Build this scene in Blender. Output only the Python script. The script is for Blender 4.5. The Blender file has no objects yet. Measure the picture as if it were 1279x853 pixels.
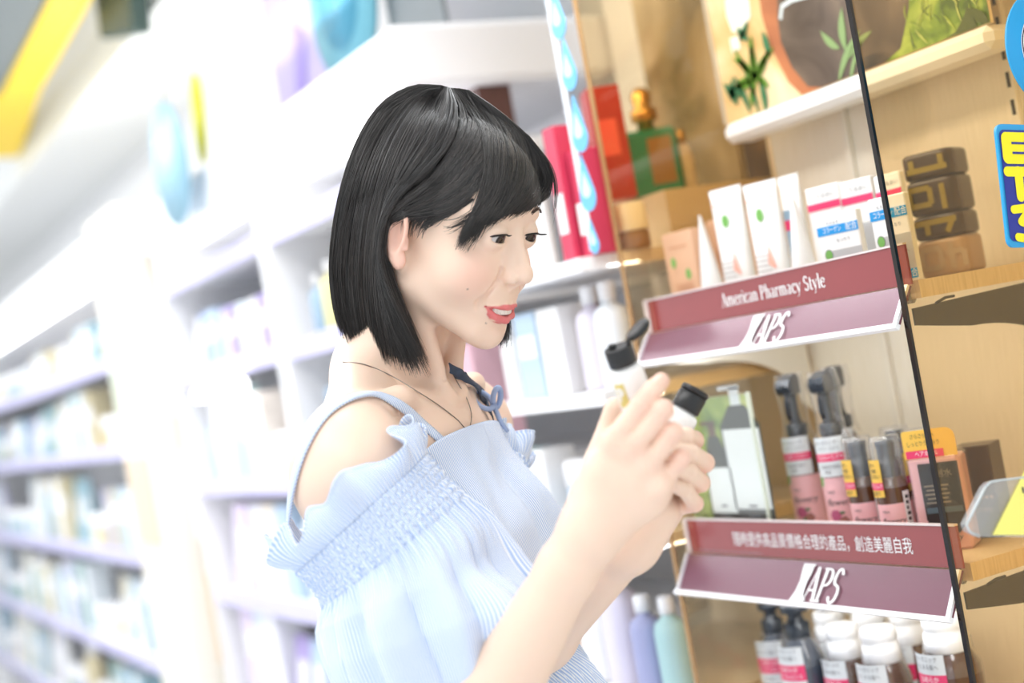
import bpy, math, random
import numpy as np
from mathutils import Vector, Matrix

random.seed(7)
rng = np.random.default_rng(7)
SC = bpy.context.scene
COL = SC.collection

# ------------------------------------------------------------------ camera
TH, ROLL, PIT, FPX, CAMH = math.radians(27.9), math.radians(10.1), math.radians(0.9), 1800.0, 1.30
CT, ST = math.cos(TH), math.sin(TH)
R0 = np.array([CT, -ST, 0.0])          # to the right of the view
FH = np.array([ST, CT, 0.0])           # ahead
UPV = np.array([0, 0, 1.0])
F3 = FH * math.cos(PIT) + UPV * math.sin(PIT)
U3 = UPV * math.cos(PIT) - FH * math.sin(PIT)
CAM = np.array([0.0, 0.0, CAMH])
cam_d = bpy.data.cameras.new('camera')
cam = bpy.data.objects.new('camera', cam_d)
COL.objects.link(cam)
_cr, _sr = math.cos(ROLL), math.sin(ROLL)
_rx = _cr * R0 - _sr * U3
_uy = _sr * R0 + _cr * U3
cam.matrix_world = Matrix(((_rx[0], _uy[0], -F3[0], CAM[0]), (_rx[1], _uy[1], -F3[1], CAM[1]),
                           (_rx[2], _uy[2], -F3[2], CAM[2]), (0, 0, 0, 1)))
cam_d.sensor_width = 36.0
cam_d.lens = FPX / 1279 * 36.0
cam_d.clip_start = 0.05
cam_d.clip_end = 60
cam_d.dof.use_dof = True
cam_d.dof.focus_distance = 1.38
cam_d.dof.aperture_fstop = 2.4
SC.camera = cam

# ------------------------------------------------------------------ light
w = bpy.data.worlds.new('World')
SC.world = w
w.use_nodes = True
w.node_tree.nodes['Background'].inputs[0].default_value = (0.93, 0.97, 1.0, 1)
w.node_tree.nodes['Background'].inputs[1].default_value = 0.80


def area(name, loc, sx, sy, power, col=(1, 1, 1), rot=(0, 0, 0)):
    l = bpy.data.lights.new(name, 'AREA')
    l.shape = 'RECTANGLE'
    l.size, l.size_y, l.energy, l.color = sx, sy, power, col
    o = bpy.data.objects.new(name, l)
    o.location, o.rotation_euler = loc, rot
    COL.objects.link(o)
    return o


area('ceiling_tube_light', (-0.35, 1.3, 2.62), 0.5, 3.2, 22, (1.0, 0.98, 0.95))
area('ceiling_tube_light', (-0.35, 5.5, 2.62), 0.5, 4.0, 34, (0.96, 0.98, 1.0))
area('front_fill_light', (-0.9, -1.2, 2.55), 1.8, 1.8, 22, (1.0, 0.98, 0.95), (math.radians(-35), math.radians(-22), 0))  # unseen fill added behind the camera for the front of the figure
area('soffit_fill_uplight', (1.02, 3.2, 2.02), 0.06, 3.0, 4, (1.0, 1.0, 0.98), (math.radians(180), 0, 0))  # unseen uplight added above the fixtures to brighten the soffit
area('fixture_tube_light', (0.62, 3.6, 2.30), 0.12, 4.0, 27, (0.97, 0.98, 1.0), (0, math.radians(38), 0))
area('bay_tube_light', (0.95, 1.33, 1.95), 0.10, 0.42, 2.4, (0.95, 0.98, 1.0), (0, math.radians(28), 0))
for _z in (1.405, 1.23, 1.035, .815):
    area('shelf_area_light', (1.02, 1.76, _z), .05, .36, .8, (0.96, 0.98, 1.0))  # fill lights added under the perfume bay shelves to lift their dark interior
for _z in (1.288, 1.003):
    area('shelf_area_light', (1.055, 1.313, _z), .03, .44, .38, (0.95, 0.98, 1.0), (0, math.radians(-28), 0))

SC.view_settings.view_transform = 'Standard'
SC.view_settings.look = 'None'
SC.view_settings.gamma = 1
SC.view_settings.use_curve_mapping = False
SC.view_settings.exposure = 0.60

# ------------------------------------------------------------------ helpers


def ray(x, y):
    dx, dy = x - 639.5, y - 426.5
    u, v = dx * _cr - dy * _sr, dx * _sr + dy * _cr
    return np.array([u / FPX, math.cos(PIT) + v / FPX * math.sin(PIT), math.sin(PIT) - v / FPX * math.cos(PIT)])


def pk(x, y, Z):                        # point seen at (x, y) at depth Z, in the person's frame
    return ray(x, y) * Z


def c2w(p):
    p = np.asarray(p, float)
    return CAM + p[..., 0:1] * R0 + p[..., 1:2] * FH + p[..., 2:3] * UPV


def wray(x, y):
    r = ray(x, y)
    return r[0] * R0 + r[1] * FH + r[2] * UPV


def onX(x, y, X):
    r = wray(x, y)
    return CAM + r * (X / r[0])


def onS(x, y, s):
    r = wray(x, y)
    return CAM + r * (s / r[1])


def onZ(x, y, z):
    r = wray(x, y)
    return CAM + r * ((z - CAMH) / r[2])


def srgb(*c):
    c = [x / 255.0 for x in c]
    return tuple(x / 12.92 if x <= 0.04045 else ((x + 0.055) / 1.055) ** 2.4 for x in c) + (1.0,)


MATS = {}


def mat(name, col, rough=0.5, metal=0.0, emit=None, spec=0.5, noise=0.0, nscale=30, trans=0.0, alpha=1.0, coat=0.0):
    if name in MATS:
        return MATS[name]
    m = bpy.data.materials.new(name)
    m.use_nodes = True
    nt = m.node_tree
    b = nt.nodes['Principled BSDF']
    b.inputs['Base Color'].default_value = col
    b.inputs['Roughness'].default_value = rough
    b.inputs['Metallic'].default_value = metal
    b.inputs['Specular IOR Level'].default_value = spec
    b.inputs['Transmission Weight'].default_value = trans
    b.inputs['Coat Weight'].default_value = coat
    b.inputs['Alpha'].default_value = alpha
    if emit:
        b.inputs['Emission Color'].default_value = emit[0]
        b.inputs['Emission Strength'].default_value = emit[1]
    if noise > 0:
        tc = nt.nodes.new('ShaderNodeTexCoord')
        n = nt.nodes.new('ShaderNodeTexNoise')
        n.inputs['Scale'].default_value = nscale
        n.inputs['Detail'].default_value = 4
        mx = nt.nodes.new('ShaderNodeMix')
        mx.data_type = 'RGBA'
        mx.inputs[6].default_value = tuple(c * (1 - noise) for c in col[:3]) + (1,)
        mx.inputs[7].default_value = tuple(min(1, c * (1 + noise * 0.6)) for c in col[:3]) + (1,)
        nt.links.new(tc.outputs['Object'], n.inputs['Vector'])
        nt.links.new(n.outputs['Fac'], mx.inputs[0])
        nt.links.new(mx.outputs[2], b.inputs['Base Color'])
    MATS[name] = m
    return m


def thin_glass(name, tint, rough=0.02, refl=1.0, milky=0.0):
    if name in MATS:
        return MATS[name]
    m = bpy.data.materials.new(name)
    m.use_nodes = True
    nt = m.node_tree
    nt.nodes.clear()
    out = nt.nodes.new('ShaderNodeOutputMaterial')
    tr = nt.nodes.new('ShaderNodeBsdfTransparent')
    tr.inputs[0].default_value = tint
    gl = nt.nodes.new('ShaderNodeBsdfGlossy')
    gl.inputs['Roughness'].default_value = rough
    fr = nt.nodes.new('ShaderNodeLayerWeight')
    pw = nt.nodes.new('ShaderNodeMath')
    pw.operation = 'POWER'
    pw.inputs[1].default_value = 4.0
    mul = nt.nodes.new('ShaderNodeMath')
    mul.operation = 'MULTIPLY_ADD'
    mul.inputs[1].default_value = 0.9 * refl
    mul.inputs[2].default_value = 0.04 * refl
    mx = nt.nodes.new('ShaderNodeMixShader')
    nt.links.new(fr.outputs['Facing'], pw.inputs[0])
    nt.links.new(pw.outputs[0], mul.inputs[0])
    nt.links.new(mul.outputs[0], mx.inputs[0])
    if milky > 0:
        df = nt.nodes.new('ShaderNodeBsdfDiffuse')
        df.inputs[0].default_value = (0.95, 0.96, 0.97, 1)
        m2 = nt.nodes.new('ShaderNodeMixShader')
        m2.inputs[0].default_value = milky
        nt.links.new(tr.outputs[0], m2.inputs[1])
        nt.links.new(df.outputs[0], m2.inputs[2])
        nt.links.new(m2.outputs[0], mx.inputs[1])
    else:
        nt.links.new(tr.outputs[0], mx.inputs[1])
    nt.links.new(gl.outputs[0], mx.inputs[2])
    nt.links.new(mx.outputs[0], out.inputs[0])
    MATS[name] = m
    return m


def ramp_mat(name, cols, rough=0.5, spec=0.4):
    """one colour per copy, picked by the object's own random number"""
    if name in MATS:
        return MATS[name]
    m = bpy.data.materials.new(name)
    m.use_nodes = True
    nt = m.node_tree
    b = nt.nodes['Principled BSDF']
    b.inputs['Roughness'].default_value = rough
    b.inputs['Specular IOR Level'].default_value = spec
    oi = nt.nodes.new('ShaderNodeObjectInfo')
    r = nt.nodes.new('ShaderNodeValToRGB')
    r.color_ramp.interpolation = 'CONSTANT'
    el = r.color_ramp.elements
    while len(el) < len(cols):
        el.new(0.5)
    for i, c in enumerate(cols):
        el[i].position = i / len(cols)
        el[i].color = c
    nt.links.new(oi.outputs['Random'], r.inputs[0])
    nt.links.new(r.outputs[0], b.inputs['Base Color'])
    MATS[name] = m
    return m


class MB:
    """collects shapes and links them as one mesh object"""

    def __init__(s):
        s.v, s.f, s.m, s.sm = [], [], [], []

    def add(s, verts, faces, mi=0, smooth=False, M=None):
        o = len(s.v)
        for p in verts:
            p = Vector(p)
            s.v.append(tuple(M @ p if M else p))
        for f in faces:
            s.f.append([i + o for i in f])
            s.m.append(mi)
            s.sm.append(smooth)
        return s

    def box(s, c, size, mi=0, M=None, bev=0.0):
        x, y, z = [k / 2 for k in size]
        if bev <= 0:
            vs = [(c[0] + a * x, c[1] + b * y, c[2] + d * z) for a in (-1, 1) for b in (-1, 1) for d in (-1, 1)]
            fs = [(0, 1, 3, 2), (4, 6, 7, 5), (0, 4, 5, 1), (2, 3, 7, 6), (0, 2, 6, 4), (1, 5, 7, 3)]
            return s.add(vs, fs, mi, False, M)
        b = min(bev, x * .9, y * .9, z * .9)
        vs, idx = [], {}
        for a in (-1, 1):
            for e in (-1, 1):
                for d in (-1, 1):
                    for k, (p, q, r) in enumerate(((0, b, b), (b, 0, b), (b, b, 0))):
                        idx[(a, e, d, k)] = len(vs)
                        vs.append((c[0] + a * (x - p), c[1] + e * (y - q), c[2] + d * (z - r)))
        fs = []
        for a in (-1, 1):
            q = [idx[(a, -1, -1, 0)], idx[(a, 1, -1, 0)], idx[(a, 1, 1, 0)], idx[(a, -1, 1, 0)]]
            fs.append(q if a > 0 else q[::-1])
            q = [idx[(-1, a, -1, 1)], idx[(-1, a, 1, 1)], idx[(1, a, 1, 1)], idx[(1, a, -1, 1)]]
            fs.append(q if a > 0 else q[::-1])
            q = [idx[(-1, -1, a, 2)], idx[(1, -1, a, 2)], idx[(1, 1, a, 2)], idx[(-1, 1, a, 2)]]
            fs.append(q if a > 0 else q[::-1])
        for a in (-1, 1):
            for e in (-1, 1):
                fs.append([idx[(a, e, -1, 0)], idx[(a, e, 1, 0)], idx[(a, e, 1, 1)], idx[(a, e, -1, 1)]])
                fs.append([idx[(a, -1, e, 0)], idx[(a, 1, e, 0)], idx[(a, 1, e, 2)], idx[(a, -1, e, 2)]])
                fs.append([idx[(-1, a, e, 1)], idx[(1, a, e, 1)], idx[(1, a, e, 2)], idx[(-1, a, e, 2)]])
                for d in (-1, 1):
                    fs.append([idx[(a, e, d, 0)], idx[(a, e, d, 1)], idx[(a, e, d, 2)]])
        return s.add(vs, fs, mi, False, M)

    def lathe(s, prof, n=24, mi=0, c=(0, 0, 0), M=None, a0=0.0, a1=None, sx=1.0, sy=1.0, cap=True, smooth=True, rnd=0.0):
        """profile [(r, z)], optionally squashed (sx, sy) or squared off (rnd)"""
        full = a1 is None
        a1 = a0 + 2 * math.pi if full else a1
        k = n if full else n + 1
        vs = []
        for r, z in prof:
            for i in range(k):
                a = a0 + (a1 - a0) * i / n
                ca, sa = math.cos(a), math.sin(a)
                q = 1.0
                if rnd > 0:
                    q = 1.0 / (abs(ca) ** rnd + abs(sa) ** rnd) ** (1 / rnd)
                vs.append((c[0] + r * ca * sx * q, c[1] + r * sa * sy * q, c[2] + z))
        fs = []
        for j in range(len(prof) - 1):
            for i in range(n):
                i2 = (i + 1) % k
                fs.append((j * k + i, j * k + i2, (j + 1) * k + i2, (j + 1) * k + i))
        s.add(vs, fs, mi, smooth, M)
        if cap and full:
            o = len(s.v) - len(vs)
            for j, rev in ((0, True), (len(prof) - 1, False)):
                if prof[j][0] > 1e-5:
                    f = [o + j * k + i for i in range(k)]
                    s.f.append(f[::-1] if rev else f)
                    s.m.append(mi)
                    s.sm.append(False)
        return s

    def tube(s, path, r, n=8, mi=0, M=None, cap=True):
        P = [Vector(p) for p in path]
        rs = r if hasattr(r, '__len__') else [r] * len(P)
        vs, fs = [], []
        up = Vector((0, 0, 1))
        prev = None
        for i, p in enumerate(P):
            t = (P[min(i + 1, len(P) - 1)] - P[max(i - 1, 0)]).normalized()
            if prev is None:
                a = t.cross(up)
                if a.length < 1e-4:
                    a = t.cross(Vector((1, 0, 0)))
            else:
                a = prev - t * prev.dot(t)
            a.normalize()
            prev = a
            b = t.cross(a)
            for k in range(n):
                g = 2 * math.pi * k / n
                vs.append(p + (a * math.cos(g) + b * math.sin(g)) * rs[i])
        for i in range(len(P) - 1):
            for k in range(n):
                fs.append((i * n + k, i * n + (k + 1) % n, (i + 1) * n + (k + 1) % n, (i + 1) * n + k))
        if cap:
            fs.append(tuple(range(n))[::-1])
            fs.append(tuple((len(P) - 1) * n + k for k in range(n)))
        return s.add(vs, fs, mi, True, M)

    def prism(s, pts, depth, mi=0, M=None):
        """outline in (x, z) pushed back along +y"""
        n = len(pts)
        vs = [(x, 0, z) for x, z in pts] + [(x, depth, z) for x, z in pts]
        fs = [tuple(range(n)), tuple(range(2 * n - 1, n - 1, -1))]
        for i in range(n):
            j = (i + 1) % n
            fs.append((i, i + n, j + n, j))
        return s.add(vs, fs, mi, False, M)

    def build(s, name, mats, parent=None, loc=None, rot=None):
        me = bpy.data.meshes.new(name)
        me.from_pydata(s.v, [], s.f)
        for m in (mats if isinstance(mats, (list, tuple)) else [mats]):
            me.materials.append(m)
        me.polygons.foreach_set('material_index', s.m)
        me.polygons.foreach_set('use_smooth', s.sm)
        me.update()
        o = bpy.data.objects.new(name, me)
        COL.objects.link(o)
        if parent is not None:
            o.parent = parent
        if loc is not None:
            o.location = loc
        if rot is not None:
            o.rotation_euler = rot
        return o


def tag(o, label=None, cat=None, group=None, kind=None):
    if label:
        o['label'] = label
    if cat:
        o['category'] = cat
    if group:
        o['group'] = group
    if kind:
        o['kind'] = kind
    return o


def thing(name, label, cat, loc=(0, 0, 0), rz=0.0, group=None, rot=None):
    o = bpy.data.objects.new(name, None)
    o.empty_display_size = 0.02
    COL.objects.link(o)
    o.location = loc
    o.rotation_euler = rot if rot is not None else (0, 0, rz)
    return tag(o, label, cat, group)


def struct(o):
    o['kind'] = 'structure'
    return o


def copy_tree(o, parent=None):
    c = o.copy()
    COL.objects.link(c)
    if parent is not None:
        c.parent = parent
    for ch in list(o.children):
        copy_tree(ch, c)
    return c


_tcache = {}


def text_geo(body, size, sx=1.0, shear=0.0, align='CENTER', bold=0.0):
    """outline of the built-in font as (verts xz, faces)"""
    key = (body, size, sx, shear, align, bold)
    if key in _tcache:
        return _tcache[key]
    cu = bpy.data.curves.new('lettering', 'FONT')
    cu.body, cu.size, cu.shear, cu.align_x, cu.align_y = body, size, shear, align, 'CENTER'
    cu.resolution_u = 3
    cu.offset = bold
    ob = bpy.data.objects.new('lettering', cu)
    COL.objects.link(ob)
    dg = bpy.context.evaluated_depsgraph_get()
    ev = ob.evaluated_get(dg)
    me = ev.to_mesh()
    vs = [(v.co.x * sx, 0.0, v.co.y) for v in me.vertices]
    fs = [tuple(p.vertices) for p in me.polygons]
    ev.to_mesh_clear()
    bpy.data.objects.remove(ob)
    bpy.data.curves.remove(cu)
    _tcache[key] = (vs, fs)
    return vs, fs


def put_text(mb, body, size, at, mi=0, sx=1.0, shear=0.0, align='CENTER', M=None, bold=0.0):
    vs, fs = text_geo(body, size, sx, shear, align, bold)
    T = Matrix.Translation(at)
    mb.add(vs, fs, mi, False, (M @ T) if M else T)


_lift = [0]


def stroke(mb, pts, a, b, at, sc=1.0, mi=0, M=None, closed=False):
    """calligraphic stroke: an elliptic pen, a wide and b high, along (x, z) points"""
    _lift[0] = (_lift[0] + 1) % 60
    at = (at[0], at[1] - 5e-6 * _lift[0], at[2])       # crossing strokes never share one plane
    P = [np.array(p, float) for p in pts]
    n = len(P)
    L, R = [], []
    for i in range(n):
        if closed:
            t = P[(i + 1) % n] - P[i - 1]
        else:
            t = P[min(i + 1, n - 1)] - P[max(i - 1, 0)]
        t = t / (np.linalg.norm(t) + 1e-9)
        nn = np.array([-t[1], t[0]])
        h = 0.5 * math.hypot(a * nn[0], b * nn[1])
        L.append(P[i] + nn * h)
        R.append(P[i] - nn * h)
    vs = [(at[0] + p[0] * sc, at[1], at[2] + p[1] * sc) for p in L + R]
    fs = []
    for i in range(n if closed else n - 1):
        j = (i + 1) % n
        fs.append((i, i + n, j + n, j))
    mb.add(vs, fs, mi, False, M)


def arc(cx, cz, rx, rz, a0, a1, n=12):
    return [(cx + rx * math.cos(math.radians(a0 + (a1 - a0) * i / n)), cz + rz * math.sin(math.radians(a0 + (a1 - a0) * i / n))) for i in range(n + 1)]


RZ = -math.pi / 2            # turns a thing built facing -y so that it faces the aisle
# ================================================================== the setting
WX, S0, S1 = 1.275, 1.0686, 1.558        # back wall of the display bay, its two side panels
M_white = mat('white_paint', (0.88, 0.88, 0.89, 1), 0.45)
M_floor = mat('floor_tile', (0.82, 0.82, 0.82, 1), 0.25, noise=0.06, nscale=3)
M_ceil = mat('ceiling_tile', (0.80, 0.81, 0.81, 1), 0.8, noise=0.03, nscale=8)
struct(MB().box((-0.6, 4.5, -0.05), (4.4, 15, 0.1)).build('floor', M_floor))
struct(MB().box((-0.6, 4.5, 2.75), (4.4, 15, 0.1)).build('ceiling', M_ceil))
struct(MB().box((1.50, 4.5, 1.35), (0.1, 15, 2.7)).build('wall_right', M_white))
struct(MB().box((-0.6, 12.05, 1.35), (4.4, 0.1, 2.7)).build('wall_back', M_white))
# ================================================================== the display bay
def wood(name, a, b, scale=1.0):
    m = bpy.data.materials.new(name)
    m.use_nodes = True
    nt = m.node_tree
    bs = nt.nodes['Principled BSDF']
    bs.inputs['Roughness'].default_value = 0.45
    tc = nt.nodes.new('ShaderNodeTexCoord')
    mp = nt.nodes.new('ShaderNodeMapping')
    mp.inputs['Scale'].default_value = (90 * scale, 90 * scale, 5 * scale)
    n = nt.nodes.new('ShaderNodeTexNoise')
    n.inputs['Scale'].default_value = 4
    n.inputs['Detail'].default_value = 6
    r = nt.nodes.new('ShaderNodeValToRGB')
    r.color_ramp.elements[0].position, r.color_ramp.elements[0].color = 0.3, a
    r.color_ramp.elements[1].position, r.color_ramp.elements[1].color = 0.65, b
    nt.links.new(tc.outputs['Object'], mp.inputs['Vector'])
    nt.links.new(mp.outputs[0], n.inputs['Vector'])
    nt.links.new(n.outputs['Fac'], r.inputs[0])
    nt.links.new(r.outputs[0], bs.inputs['Base Color'])
    return m


M_wood = wood('pale_maple_board', srgb(238, 230, 214), srgb(246, 240, 228))
M_woodshelf = wood('maple_shelf', srgb(220, 200, 165), srgb(236, 220, 190))
M_amber = thin_glass('smoked_amber_acrylic', (0.93, 0.76, 0.50, 1), 0.015, 1.0)
M_amber1 = thin_glass('smoked_amber_acrylic_face', (0.98, 0.87, 0.68, 1), 0.015, 0.9)
M_clear = thin_glass('clear_plastic', (0.97, 0.98, 0.98, 1), 0.03, 1.0, 0.03)
M_edge = mat('acrylic_dark_edge', srgb(24, 14, 10), 0.15)
M_edge_pale = mat('acrylic_amber_edge', srgb(176, 138, 92), 0.2)
M_steel = mat('brushed_steel', srgb(150, 150, 150), 0.25, 1.0)
M_dksteel = mat('dark_steel', srgb(82, 84, 86), 0.35, 0.35)
M_cream = mat('cream_plastic', srgb(240, 234, 222), 0.4)
M_maroon = mat('maroon_strip_print', srgb(148, 60, 62), 0.18, noise=0.08, nscale=12, coat=0.6)
M_plum = mat('plum_strip_print', srgb(126, 78, 92), 0.35, noise=0.08, nscale=9, coat=0.0)
M_print = mat('white_print', (0.92, 0.92, 0.92, 1), 0.5)
M_ink = mat('grey_print_ink', srgb(70, 70, 72), 0.6)
M_slot = mat('slot_dark', srgb(30, 26, 24), 0.7)

# back board with its slotted uprights
bb = thing('back_board', 'pale maple back board behind the cosmetics shelves', 'back board', (WX, (S0 + S1) / 2, 0.0), RZ)
MB().box((0.30, 0.012, 1.05), (S1 - S0 + 0.62, 0.024, 2.0)).build('board', M_wood, bb)
for su in (1.13, 1.405):
    up = MB().box(((S0 + S1) / 2 - su, -0.0035, 1.05), (0.012, 0.007, 1.9), 0, bev=0.001)
    up.build('slotted_upright', M_cream, bb)
    if su > 1.3:
        continue
    sl = MB()
    for k in range(60):
        sl.box(((S0 + S1) / 2 - su, -0.0075, 0.15 + k * 0.031), (0.0042, 0.0012, 0.017))
    sl.build('slot_column', M_slot, bb)

# the two amber side panels
for nm, s, lab, em in (('a', S0, 'smoked amber acrylic side panel with a dark front edge, nearest end of the display', M_edge),
                       ('b', S1, 'amber acrylic side panel at the far end of the display beside the teal bottle', M_edge_pale)):
    p = thing('side_panel', lab, 'side panel', (1.0, s, 0.25))
    X1 = WX - 1.002
    MB().box((X1 / 2 + 0.002, 0.0, 0.85), (X1 - 0.006, 0.005, 1.7)).build('acrylic_sheet', M_amber1, p)
    MB().box((0.001, 0.0, 0.85), (0.0035, 0.0056, 1.7)).build('front_edge', em, p)
    MB().box((X1 - 0.03, 0.0, -0.02), (0.05, 0.005, 0.04)).build('bracket', M_dksteel, p)

# serif lettering ------------------------------------------------------------------------------
def serif(ch):
    """strokes of one letter: x advance and list of (points, pen) ; x height 0.46, caps 0.68"""
    T, t = 0.105, 0.035
    S = []
    v = lambda x, z0, z1: S.append(([(x, z0), (x, z1)], T, t))
    sf = lambda x, z, w=0.17: S.append(([(x - w / 2, z), (x + w / 2, z)], t, t))
    if ch == 'A':
        S += [([(0.06, 0), (0.27, 0.69)], 0.045, 0.03), ([(0.26, 0.69), (0.47, 0)], T * 1.15, t), ([(0.14, 0.22), (0.40, 0.22)], t, t)]
        sf(0.06, 0.015, .17); sf(0.47, 0.015, .2)
        return 0.55, S
    if ch in 'mn':
        v(0.10, 0, 0.44); sf(0.10, 0.015); sf(0.06, 0.43, 0.09)
        n = 2 if ch == 'm' else 1
        for k in range(n):
            x = 0.10 + 0.24 * k
            S.append((arc(x + 0.12, 0.33, 0.12, 0.11, 165, 0, 8) + [(x + 0.24, 0)], T, t * 1.4))
            sf(x + 0.24, 0.015)
        return (0.72 if n == 2 else 0.46), S
    if ch == 'e':
        S.append((arc(0.20, 0.225, 0.155, 0.225, 20, 320, 20), T, t)); S.append(([(0.06, 0.255), (0.345, 0.255)], t, t))
        return 0.41, S
    if ch == 'c':
        S.append((arc(0.20, 0.225, 0.15, 0.225, 45, 320, 18), T, t)); S.append((arc(0.30, 0.36, .02, .02, 0, 360, 8), .05, .05))
        return 0.38, S
    if ch == 'r':
        v(0.10, 0, 0.44); sf(0.10, 0.015); sf(0.06, 0.43, 0.09)
        S.append((arc(0.22, 0.33, 0.10, 0.10, 170, 60, 8), t * 1.6, t * 1.6)); S.append((arc(0.27, 0.385, .02, .02, 0, 360, 8), .055, .055))
        return 0.34, S
    if ch == 'i':
        v(0.10, 0, 0.44); sf(0.10, 0.015); sf(0.06, 0.43, 0.09); S.append((arc(0.10, 0.60, .022, .022, 0, 360, 10), .06, .06))
        return 0.22, S
    if ch == 'l':
        v(0.10, 0, 0.70); sf(0.10, 0.015); sf(0.06, 0.69, 0.09)
        return 0.22, S
    if ch == 'a':
        S.append(([(0.29, 0.02), (0.285, 0.33)] + arc(0.18, 0.33, 0.11, 0.11, 10, 150, 8), T * .9, t)); S.append((arc(0.17, 0.125, 0.115, 0.12, 60, 320, 16), T * .8, t))
        sf(0.33, 0.02, 0.09)
        return 0.40, S
    if ch == 'P':
        v(0.12, 0, 0.68); sf(0.12, 0.015, .22); sf(0.10, 0.665, .17)
        S.append(([(0.12, 0.665), (0.24, 0.665)] + arc(0.24, 0.50, 0.17, 0.165, 90, -90, 12) + [(0.12, 0.335)], T, t))
        return 0.50, S
    if ch == 'h':
        v(0.10, 0, 0.70); sf(0.10, 0.015); sf(0.06, 0.69, 0.09)
        S.append((arc(0.22, 0.33, 0.12, 0.11, 165, 0, 8) + [(0.34, 0)], T, t * 1.4)); sf(0.34, 0.015)
        return 0.46, S
    if ch == 'y':
        S.append(([(0.07, 0.44), (0.21, 0.02)], T, t)); S.append(([(0.36, 0.44), (0.20, -0.02), (0.13, -0.18), (0.06, -0.19)], .04, .04)); sf(0.07, 0.43, .15); sf(0.36, 0.43, .13)
        return 0.42, S
    if ch == 'S':
        S.append((arc(0.22, 0.51, 0.13, 0.165, 20, 230, 14) + [(0.22, 0.36)] + arc(0.22, 0.185, 0.155, 0.18, 50, -160, 14), T * .95, t * 1.3))
        return 0.46, S
    if ch == 't':
        S.append(([(0.12, 0.60), (0.12, 0.08)] + arc(0.19, 0.08, 0.07, 0.07, 180, 330, 8), T, t)); S.append(([(0.03, 0.43), (0.25, 0.43)], t, t))
        return 0.29, S
    return 0.22, S


def serif_line(mb, body, height, at, sx=1.0, shear=0.0, mi=0, M=None, track=0.0):
    sc = height / 0.68
    tot = sum(serif(c)[0] + track for c in body)
    x = -tot / 2
    for c in body:
        adv, S = serif(c)
        for pts, a, b in S:
            P = [((px + x) * sx + pz * shear, pz) for px, pz in pts]
            stroke(mb, P, a * sx, b, at, sc, mi, M)
        x += adv + track
    return tot * sc * sx


def rail_unit(z_top, z_mid, z_low, words, where):
    """red rail + slanted plum strip, one shelf wide; built facing -y"""
    W = S1 - S0 - 0.012
    t = thing('shelf_rail', where[0], 'shelf rail', (1.022, (S0 + S1) / 2, z_mid), RZ)
    h = z_top - z_mid
    MB().box((0, 0.0, h / 2), (W, 0.003, h), 0).build('rail_panel', M_maroon, t)
    e = MB()
    e.box((0, -0.0005, h + 0.001), (W, 0.005, 0.002), 0)
    e.box((-W / 2 + 0.003, -0.001, h / 2), (0.008, 0.004, h), 0)
    e.build('clear_rail_edge', mat('rail_lip', srgb(230, 216, 214), 0.2), t)
    L = MB()
    words(L, h)
    L.build('lettering', M_print, t)
    st = thing('label_strip', where[1], 'label strip', (1.018, (S0 + S1) / 2, z_mid - 0.001), RZ)
    drop = z_mid - z_low
    out = 0.026
    tilt = math.atan2(out, drop)
    Lh = math.hypot(out, drop)
    Mx = Matrix.Rotation(-tilt, 4, 'X')          # top edge stays, the foot swings out to the aisle
    MB().box((0, 0.0012, -Lh / 2), (W + 0.002, 0.002, Lh), 0, Mx).build('strip_print', M_plum, st)
    fr = MB()
    fr.box((0, -0.0012, -Lh + 0.0015), (W + 0.004, 0.006, 0.0055), 0, Mx)
    fr.box((W / 2 - 0.0025, -0.0006, -Lh / 2), (0.0055, 0.0045, Lh), 0, Mx)
    fr.box((-W / 2 + 0.001, -0.0006, -Lh / 2), (0.003, 0.0045, Lh), 0, Mx)
    fr.build('clear_border', mat('white_clear_border', (0.93, 0.93, 0.95, 1), 0.2), st)
    fc = MB().box((0, -0.0016, -Lh / 2 + .002), (W, 0.0006, Lh - .006), 0, Mx)
    fc.build('clear_cover', thin_glass('strip_cover', (0.97, 0.96, 0.97, 1), 0.15, 0.15), st)
    lg = MB()
    lx, lz = where[2], -Lh / 2
    hh = Lh * 0.86
    # the mark: a standing cup with a narrow waist, then the letters
    cup = [(-0.010, 0.5), (0.0115, 0.5), (0.0085, 0.42), (0.0085, 0.25), (0.0062, 0.05), (0.0068, -0.22), (0.0092, -0.36), (0.0105, -0.5), (-0.0135, -0.5), (-0.0105, -0.36), (-0.0075, -0.22), (-0.0062, 0.05), (-0.0085, 0.28)]
    n = len(cup)
    sh = 0.22
    lg.add([(lx - 0.017 + x + (z * hh) * sh, -0.0021, lz + z * hh) for x, z in cup], [tuple(range(n))[::-1]], 0, False, Mx)
    serif_line(lg, 'APS', hh * 0.86, (lx + 0.0155, -0.0021, lz - hh * 0.44), 0.70, 0.22, 0, Mx, -0.03)
    lg.build('lettering', M_print, st)
    return t


def w_top(L, h):
    serif_line(L, 'American Pharmacy Style', 0.0155, (0.020, -0.0019, h / 2 - 0.006), 0.86, 0.0, 0, None, 0.012)


def w_mid(L, h):
    put_text(L, '隨時提供高品質價格合理的產品，創造美麗自我', 0.0185, (0.018, -0.0019, h / 2 - 0.002), 0, 0.80)


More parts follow.
